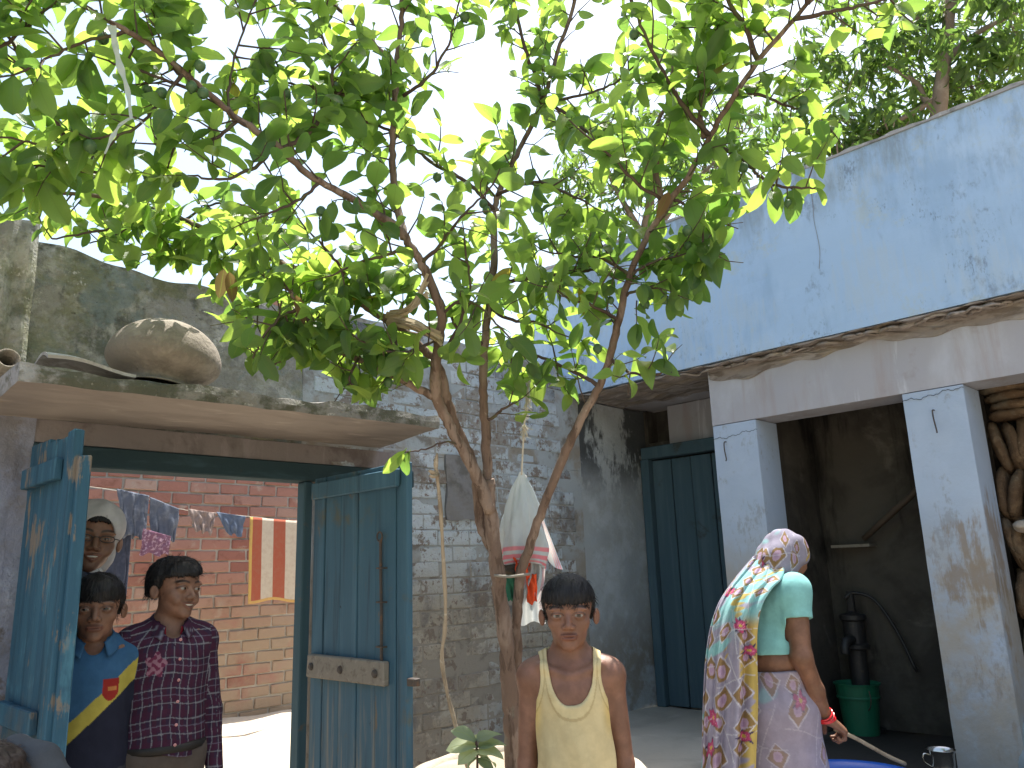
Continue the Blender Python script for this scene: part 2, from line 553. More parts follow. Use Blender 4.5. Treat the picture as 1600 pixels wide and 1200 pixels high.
# ------------------------------------------------------------------ the wall with the doorway (left)
wall = thing('courtyard_wall', 'old wall with mossy plaster above the doorway and flaking whitewashed bricks beside it', 'wall', (2, 3.5, 0))
WT = 2.715
def wtop(x):
    return WT + .02*sin(x*3.1)+.012*sin(x*8.3+1)+.006*sin(x*23) + .07*max(0, 1-((x-.3)/.35)**2)
def plaster(name, x0, x1, z0, z1, mat, amp=.006, y=3.5, t=.24, top=None, seed=0, step=.03):
    nu, nv = max(2, int((x1-x0)/step)), max(2, int((z1-z0)/step))
    def fn(u, v):
        x = x0+u*(x1-x0)
        zt = top(x) if top else z1
        return x, y, z0+v*(zt-z0)
    V, G = panel(fn, nu, nv, (0, -1, 0), t)
    n = (nu+1)*(nv+1)
    V[:n, 1] += amp*fbm(V[:n], 9, seed) + amp*.5*fbm(V[:n], 30, seed+1)
    return mk(name, (V, G), mat, wall, smooth=False)
plaster('plaster_face', -.9, 2.0, 2.0, WT, M['mossy'], top=wtop, amp=.009)
plaster('jamb_wall', -.9, .83, 0, 1.998, M['jambwash'], y=3.49, seed=3)
plaster('lintel_band', .832, 2.72, 1.905, 1.998, M['belt'], y=3.494, seed=4, t=.2)
def pil(u, v):
    x, z = .50+.26*u, 2.13+v*.66
    return x, 3.44 + .012*sin(x*75) + .006*sin(z*17+x*40), z
mk('pilaster', panel(pil, 24, 30, (0, -1, 0), .05), M['mossy'], wall)
# brick part: a mortar core and single bricks standing a few millimetres proud
plaster('mortar_core', 2.002, 4.14, 2.0, WT-.01, M['mortar'], amp=.002, top=lambda x: wtop(x)-.012-.10*max(0, (x-3.9)/.25), y=3.5, seed=6)
plaster('mortar_face', 2.10, 4.14, 0, 1.998, M['mortar'], amp=.002, y=3.5, t=.19, seed=7)
BR = [mesh_np('brick', *cbox(.226, .05, .079, .004, .003, k), M['limewash']) for k in range(5)]
BH = [mesh_np('brick', *cbox(.110, .05, .079, .004, .003, 9+k), M['limewash']) for k in range(3)]
r_ = random.Random(3)
row = 0
z = .03
while z < 2.64:
    x = 2.06 + (.117 if row % 2 else 0) + r_.uniform(-.015, .015)
    while x < 4.03:
        half = r_.random() < .06
        w = .108 if half else .224
        cx, cz = x+w/2, z+.041
        x += w+.0095
        if cx+w/2 > 4.135:
            break
        if cx < 2.62 and cz < 1.76 or cz > 2.615 and cx > 3.85 or cx < 2.12 and cz > 1.9 and cz < 2.0:
            continue
        if 2.93 < cx < 3.17 and 1.66 < cz < 2.02:
            continue
        if r_.random() < .025:
            continue
        Mx = Matrix.Translation((cx, 3.5225+r_.uniform(-.004, .003), cz+r_.uniform(-.003, .003))) @ Matrix.Rotation(r_.uniform(-.012, .012), 4, 'Y') @ Matrix.Rotation(r_.uniform(-.012, .012), 4, 'Z')
        inst('brick', r_.choice(BH if half else BR), Mx, wall)
    z += .0865
    row += 1
def patch(u, v):
    x, z = 2.93+.235*u+.012*sin(v*9)*(u-.5), 1.645+.37*v+.012*sin(u*7)*(v-.5)
    return x, 3.484+.004*sin(u*9+v*13), z
tag(mk('plaster_patch', panel(patch, 10, 14, (0, -1, 0), .02), aged('grey_cement_patch', (.21, .205, .205), [((.13, .125, .12), 9.0, .5, .66, .8), ((.03, .03, .03), 12.0, .68, .72, .9)], bump=([(25.0, 1.0)], .5, .01)), wall), 'dark grey cement patch')
# door frame
mk('door_head', moved(cbox(1.86, .11, .088, .006, .003, 1), (1.76, 3.535, 1.858)), M['frame'], wall)
mk('door_jamb', moved(cbox(.045, .075, 1.81, .006, .002, 2), (2.042, 3.518, .906)), M['jamb'], wall)
mk('door_jamb', moved(cbox(.06, .12, 1.81, .006, .002, 3), (.862, 3.535, .906)), M['frame'], wall)

# canopy over the doorway
can = thing('door_canopy', 'thin concrete canopy slab over the doorway with mossy chipped front edge', 'canopy', (1.5, 3.25, 2.0))
nx_, ny_ = 70, 18
def can_top(u, v):
    x, y = .645+1.83*u, 3.0+.488*v
    return x, y, 2.088+.03*u+.006*sin(x*9+y*7)+.004*sin(x*31)
def can_bot(u, v):
    x, y = .645+1.83*u, 3.0+.488*v
    return x, y, 2.028+.025*u-.035*v
T, TF = sheet(can_top, nx_, ny_)
Bm, BF = sheet(can_bot, nx_, ny_)
e = np.array([i for i in range((nx_+1)*(ny_+1)) if i < nx_+1])
T[e, 1] += .008*fbm(T[e], 14, 5)
T[e, 2] += .006*fbm(T[e], 30, 6) - .004
Bm[e, 1] = T[e, 1]+.004*fbm(T[e], 25, 9)
Bm[:, 2] += .003*fbm(Bm, 12, 8)
mk('slab_top', (T, TF), M['canopyedge'], can)
mk('soffit', (Bm, [f[::-1] for f in BF]), M['soffit'], can)
n_ = nx_+1
ev, ef = [], []
V = np.vstack([Bm[:n_], T[:n_]])
mid = (Bm[:n_]+T[:n_])/2 + np.array([0, -.004, 0])+np.outer(.004*fbm(T[:n_], 35, 3), [0, 1, 0])
V = np.vstack([Bm[:n_], mid, T[:n_]])
F = [(k*n_+i, k*n_+i+1, (k+1)*n_+i+1, (k+1)*n_+i) for k in range(2) for i in range(nx_)]
mk('front_edge', (V, F), M['canopyedge'], can)
for side, u in ((0, 0), (1, nx_)):
    a = Bm[u::n_]; b = T[u::n_]
    V = np.vstack([a, b]); m = len(a)
    F = [(i, i+1, i+1+m, i+m) if side else (i+1, i, i+m, i+1+m) for i in range(m-1)]
    mk('side_edge', (V, F), M['canopyedge'], can)

# ------------------------------------------------------------------ blue house (right)
house = thing('blue_house', 'pale blue limewashed house with a deep stained parapet over an open pillared veranda', 'house', (4.5, 1, .4))
def slabx(name, y0, y1, z0, z1, x, t, mat, amp=.004, seed=0, ztop=None, parent=None, step=.05):
    nu, nv = max(2, int((y1-y0)/step)), max(2, int((z1-z0)/step))
    V, G = panel(lambda u, v: (x, y0+u*(y1-y0), z0+v*(z1-z0)), nu, nv, (-1, 0, 0), t)
    n = (nu+1)*(nv+1)
    V[:n, 0] += amp*fbm(V[:n], 6, seed)+amp*.4*fbm(V[:n], 22, seed+1)
    return mk(name, (V, G), mat, parent or house)
slabx('parapet', -1.6, 3.86, 2.508, 3.475, 4.03, .13, M['bluewash'], .004, 1)
# weathered coping with an uneven grey edge
V, G = panel(lambda u, v: (4.022+.15*v, -1.6+5.46*u, 3.492+.004*sin(u*140)+.003*sin(u*310)), 160, 2, (0, 0, 1), .016)
mk('coping', (V, G), aged('grey_coping', (.33, .33, .34), [((.16, .16, .16), 8.0, .5, .66, .8), ((.5, .5, .5), 20.0, .58, .66, .7)]), house)
mk('roof_slab', box(4.163, 5.6, -1.6, 3.85, 2.512, 2.64), M['rawbeam'], house)
slabx('beam', -1.6, 2.452, 2.152, 2.50, 4.13, .24, M['rawbeam'], .003, 3)
V, G = panel(lambda u, v: (4.036+.6*v, -1.6+5.08*u, 2.500-.006*sin(u*60+v*3)-.006*sin(u*171)), 220, 14, (0, 0, -1), .003)
V[:, 2] -= np.abs(.009*fbm(V*[1, .5, 1], 18, 4))
mk('soffit', (V, G), M['peel'], house)
# wavy band of half-peeled plaster along the top of the beam
def band(u, v):
    y = -1.2+3.64*u
    zb = 2.425+.018*sin(y*5)+.012*sin(y*13+1)+.006*sin(y*31)
    z = 2.494+(zb-2.494)*v
    w = sin(y*17+5*sin(y*4.3)+9*v+2.2*sin(y*9+4*v))
    return 4.1235-.007*w*sin(pi*min(1, v*1.1))-.006*(1-v)+.006*v, y, z
V, G = panel(band, 420, 14, (-1, 0, 0), .003)
mk('peeled_plaster', (V, G), M['peel'], house, smooth=True)
r_ = random.Random(5)
for k in range(22):                                   # curled plaster ridges where the paint has let go
    y0 = r_.uniform(-.2, 2.75); L = r_.uniform(.15, .5)
    P = [(4.045+.085*r_.random(), y0-L*t, 2.488+.006*sin(t*9+k)-.012*r_.random()) for t in np.linspace(0, 1, 7)]
    mk('plaster_ridge', tube(spline(P, 4), np.array([.002]+[.006+.006*r_.random()]*23+[.002]), 6, .3, k), M['peel'], house, smooth=True)
for y0, y1 in ((2.17, 2.448), (1.088, 1.366), (-.02, .26)):
    slabx('pillar', y0, y1, .40, 2.147, 4.127, .245, M['pillarwash'], .003, int(y0*10), step=.035)
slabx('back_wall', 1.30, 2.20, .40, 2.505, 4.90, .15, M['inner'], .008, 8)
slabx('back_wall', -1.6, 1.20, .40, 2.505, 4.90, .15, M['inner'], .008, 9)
for y0, y1 in ((2.202, 2.30), (1.20, 1.30)):
    nu, nv = 14, 50
    V, G = panel(lambda u, v: (4.374+.55*u, y0, .40+2.1*v), nu, nv, (0, -1, 0), y1-y0)
    n = (nu+1)*(nv+1)
    V[:n, 1] += .006*fbm(V[:n], 7, 3)
    mk('partition', (V, G), M['inner'], house)
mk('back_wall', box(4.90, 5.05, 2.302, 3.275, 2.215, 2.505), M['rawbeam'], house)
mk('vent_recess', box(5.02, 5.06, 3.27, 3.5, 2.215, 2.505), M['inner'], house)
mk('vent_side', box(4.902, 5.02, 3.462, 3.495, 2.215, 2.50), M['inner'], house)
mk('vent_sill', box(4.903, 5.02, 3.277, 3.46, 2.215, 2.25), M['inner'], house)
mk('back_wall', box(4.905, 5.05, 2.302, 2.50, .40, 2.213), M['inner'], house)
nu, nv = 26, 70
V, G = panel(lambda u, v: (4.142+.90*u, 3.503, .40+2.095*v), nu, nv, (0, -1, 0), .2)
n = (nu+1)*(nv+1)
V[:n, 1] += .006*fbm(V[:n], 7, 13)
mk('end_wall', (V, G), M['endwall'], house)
# cracks: thin dark gaps opened between pillar head and beam
M['crack'] = aged('crack_dark', (.03, .027, .025))
for y0, y1, zc in ((2.165, 2.452, 2.085), (1.085, 1.370, 2.128)):
    P = [(4.1245, y0+(y1-y0)*t, zc+.006*sin(t*7)+.005*sin(t*23+1)+.003*sin(t*61)-.014*t) for t in np.linspace(0, 1, 26)]
    mk('crack', tube(P, .0013, 4), M['crack'], house)
def _px(x, y, X):
    d = CF + CR*(x-800)/FPX - CU*(y-600)/FPX
    return EYE + d*(X-EYE[0])/d[0]
P = [_px(x, y, 4.0265) for x, y in ((1266, 292), (1270, 318), (1272, 345), (1277, 368), (1281, 392), (1280, 420))]
mk('crack', tube(spline(P, 6), .0013, 4, .5), aged('brown_crack', (.22, .20, .19)), house)
for y, z in ((2.37, 1.99), (1.23, 1.99)):
    P = [(4.128, y, z+.055), (4.108, y+.002, z+.05), (4.100, y, z+.01), (4.104, y-.004, z-.045), (4.092, y-.008, z-.06)]
    mk('nail_hook', tube(spline(P, 4), .0035, 6), M['iron'], house)
M['door_back'] = aged('dark_teal_door_paint', (.062, .108, .14), [((.085, .138, .175), (14.0, 14.0, .8), .45, .65, .8), ((.05, .05, .04), 4.0, .58, .7, .7)], rough=.8, bump=([((60.0, 60.0, 3.0), 1.0)], .5, .006))
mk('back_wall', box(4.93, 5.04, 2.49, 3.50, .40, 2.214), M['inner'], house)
# teal plank door at the back of the veranda
vd = thing('veranda_door', 'dark teal plank door closed at the back of the veranda, half behind a pillar', 'door', (4.86, 2.95, .4))
mk('door_frame', moved(cbox(.10, 1.0, .09, .005, .002, 4), (4.86, 2.98, 2.165)), M['door_back'], vd)
mk('door_frame', moved(cbox(.10, .07, 1.72, .005, .002, 5), (4.86, 3.455, 1.26)), M['door_back'], vd)
mk('door_frame', moved(cbox(.10, .07, 1.72, .005, .002, 6), (4.86, 2.535, 1.26)), M['frame'], vd)
for k in range(5):
    w = .166
    mk('plank', moved(cbox(.03, w-.007, 1.70, .005, .002, 20+k), (4.872+.003*(k % 2), 2.59+w*(k+.5)-.0, 1.258)), M['door_back'], vd)

# ------------------------------------------------------------------ across the alley
bw = thing('alley_brick_wall', 'red brick wall across the alley seen through the doorway', 'wall', (2.6, 6, .2))
mk('mortar_core', box(-3, 8, 6.012, 6.24, .2, 2.48), M['cement'], bw)
BB = [mesh_np('brick', *cbox(.224, .05, .0715, .005, .0035, 40+k), M['brick']) for k in range(5)]
r_ = random.Random(8)
row, z = 0, .30
while z < 2.42:
    x = 1.55 + (.119 if row % 2 else 0)+r_.uniform(-.012, .012)
    while x < 3.75:
        Mx = Matrix.Translation((x+.114, 6.026+r_.uniform(-.006, .003), z+.04+r_.uniform(-.002, .002))) @ Matrix.Rotation(r_.uniform(-.01, .01), 4, 'Y') @ Matrix.Rotation(r_.uniform(-.02, .02), 4, 'Z')
        inst('brick', r_.choice(BB), Mx, bw)
        x += .240
    z += .0855
    row += 1
# a brick house whose parapet just shows over the wall
fh = thing('far_brick_house', 'dull brick house top just showing over the mossy wall through the leaves', 'house', (6.5, 12.5, 0))
M['farbrick'] = aged('dull_brick', (.26, .15, .12), [((.33, .24, .2), (3.0, 3.0, 12.0), .5, .6, .8)])
mk('wall', box(6.0, 9.8, 12, 16, 0, 5.6), M['farbrick'], fh)
mk('parapet', box(5.9, 9.9, 11.9, 16.1, 5.602, 6.0), M['farbrick'], fh)

# ------------------------------------------------------------------ guava tree
def leaf_material(name, top, under, trans, dry=0.0, rough=.42):
    q = NT(name, rough, .35)
    uv = q.uv()
    s = q.sep(uv)
    au = q.math('ABSOLUTE', s[0])
    # side veins run from the midrib towards the tip
    w = q.math('SUBTRACT', q.math('MULTIPLY', s[1], 15.0), q.math('MULTIPLY', au, 3.4))
    vein = q.math('ABSOLUTE', q.math('SUBTRACT', q.math('FRACT', w), .5))
    vein = q.rng(vein, .0, .14, 1, 0)
    mid = q.rng(au, .03, .09, 1, 0)
    v = q.math('MAXIMUM', q.math('MULTIPLY', vein, .55), mid)
    at = q.attr('tint').outputs['Fac']
    oi = q.n('ShaderNodeObjectInfo').outputs['Random']
    rnd = q.math('FRACT', q.math('ADD', at, oi))
    back = q.n('ShaderNodeNewGeometry').outputs['Backfacing']
    nz = q.noise(q.scale(q.pos(), 30.0), 1.0, 4)
    c = q.mix(back, top, under)
    dark = tuple(x*.55 for x in top)
    c = q.mix(q.rng(rnd, .2, .9, 0, .75), c, dark)
    c = q.mix(q.math('MULTIPLY', v, .35), c, (.16, .24, .06))
    c = q.mix(q.rng(nz, .60, .70, 0, .5), c, (.15, .13, .05))
    c = q.mix(q.rng(q.noise(q.pos(), 11.0, 3), .45, .75, 0, .25), c, tuple(.5*x+.09 for x in top))
    q.col(c)
    q.bump(q.math('MULTIPLY', v, -1.0), .35, .002)
    tr = q.n('ShaderNodeBsdfTranslucent')
    tc = q.mix(q.rng(rnd, .3, .95, 0, .9), trans, tuple(a*b for a, b in zip(trans, (.38, .52, .6))))
    tc = q.mix(q.math('MULTIPLY', v, .4), tc, (.30, .40, .06))
    q.put(tr.inputs['Color'], tc)
    mx = q.n('ShaderNodeMixShader')
    mx.inputs[0].default_value = .56
    q.t.links.new(q.b.outputs[0], mx.inputs[1])
    q.t.links.new(tr.outputs[0], mx.inputs[2])
    q.t.links.new(mx.outputs[0], q.out.inputs['Surface'])
    return q.m
M['leaf'] = leaf_material('guava_leaf', (.066, .128, .048), (.10, .165, .082), (.46, .66, .095), rough=.33)
M['leaf_yellow'] = leaf_material('yellowing_leaf', (.30, .24, .05), (.30, .25, .08), (.5, .4, .05))
M['leaf_dry'] = leaf_material('dry_leaf', (.25, .15, .08), (.25, .16, .09), (.3, .18, .06), rough=.8)
M['bark'] = aged('guava_bark', (.165, .115, .09), [((.25, .19, .155), (14.0, 14.0, 5.0), .47, .60, .85), ((.095, .065, .05), (34.0, 34.0, 5.0), .52, .62, .9), ((.42, .35, .29), (16.0, 16.0, 9.0), .63, .70, .75), ((.20, .20, .16), 8.0, .60, .7, .6)],
                 rough=.8, bump=([((40.0, 40.0, 6.0), 1.0), (110.0, .6)], .8, .008))
M['twigbark'] = aged('young_twig', (.085, .06, .052), [((.09, .095, .045), 14.0, .5, .6, .7)], rough=.75)
M['fruit'] = aged('green_guava', (.06, .12, .05), [((.10, .17, .07), 40.0, .5, .6, .7), ((.03, .06, .03), 70.0, .6, .7, .7)], rough=.5, spec=.35, space='obj')

def leaf_shape(L, W, fold, droop, twist, wave, seed, nv=7, nu=4):
    """oblong leaf growing along +Y from the origin, upper side up; UV: u -1..1 across, v 0..1 along"""
    g = np.random.default_rng(seed)
    ph = g.random()*6
    V, UV = [], []
    for j in range(nv+1):
        t = j/nv
        y = L*t
        w = W*.5*(sin(pi*min(1, t*.97+.015))**.62)*(1.0-.12*(t-.5))
        if j == 0: w = W*.03
        if j == nv: w = W*.015
        z0 = -droop*L*t*t
        for i in range(nu+1):
            u = -1+2*i/nu
            z = z0 + fold*abs(u)*w + wave*L*sin(6*t+ph+u*1.5)*abs(u) + .012*L*(sin(t*30) if abs(u) == 1 else 0)*.4
            x = u*w
            a = twist*t
            V.append((x*cos(a)-z*sin(a)*.3, y*(1-.25*droop*t*t), z+x*sin(a)))
            UV.append((u, t))
    r = nu+1
    F = np.array([(j*r+i, j*r+i+1, (j+1)*r+i+1, (j+1)*r+i) for j in range(nv) for i in range(nu)])
    # stalk
    n = len(V)
    V += [(-.0016, -.012, .001), (.0016, -.012, .001), (.0016, .004, 0), (-.0016, .004, 0)]
    UV += [(0, 0)]*4
    F = np.vstack([F, [(n, n+1, n+2, n+3)]])
    return np.array(V), F, np.array(UV)

SHAPES = []
for k in range(12):
    g = random.Random(50+k)
    SHAPES.append(leaf_shape(.119, .119*g.uniform(.38, .54), g.uniform(.12, .45), g.uniform(.0, .6), g.uniform(-.8, .8), g.uniform(0, .06), k))

def set_uv(me, UV):
    lay = me.uv_layers.new(name='UVMap')
    li = np.empty(len(me.loops), np.int32)
    me.loops.foreach_get('vertex_index', li)
    lay.data.foreach_set('uv', UV[li].astype(np.float32).ravel())

def leaf_frame(p, d, up, roll, size):
    """world matrix of a leaf growing along d with its upper side towards up"""
    y = np.asarray(d, float); y /= np.linalg.norm(y)
    x = np.cross(y, up)
    if np.linalg.norm(x) < 1e-3: x = np.cross(y, [1, 0, 0])
    x /= np.linalg.norm(x)
    z = np.cross(x, y)
    c, s = cos(roll), sin(roll)
    x, z = x*c + z*s, z*c - x*s
    A = np.eye(4)
    A[:3, 0], A[:3, 1], A[:3, 2], A[:3, 3] = x*size, y*size, z*size, p
    return A

def leaves_mesh(name, items, mats, parent, shapes=None, tint=True):
    """all given (matrix, shape index) leaves joined as one mesh object"""
    shapes = shapes or SHAPES
    VV, FF, UU, TT, n = [], [], [], [], 0
    g = np.random.default_rng(5)
    for A, k in items:
        v, f, uv = shapes[k]
        VV.append(v@A[:3, :3].T + A[:3, 3])
        FF.append(f+n); UU.append(uv); TT.append(np.full(len(v), g.random()))
        n += len(v)
    V = np.concatenate(VV) - WL[parent.name]
    me = mesh_np(name, V, np.concatenate(FF), mats, True)
    set_uv(me, np.concatenate(UU))
    a = me.attributes.new('tint', 'FLOAT', 'POINT')
    a.data.foreach_set('value', np.concatenate(TT).astype(np.float32))
    o = bpy.data.objects.new(name, me)
    _link(o, parent, WL[parent.name])
    o['kind'] = 'stuff'
    return o

guava = thing('guava_tree', 'slender guava tree with forked brown stems and small green fruit growing from the round planter', 'tree', px(800, 1150, 2.8)*[1, 1, 0]+[0, 0, .55])
TB = WL[guava.name]
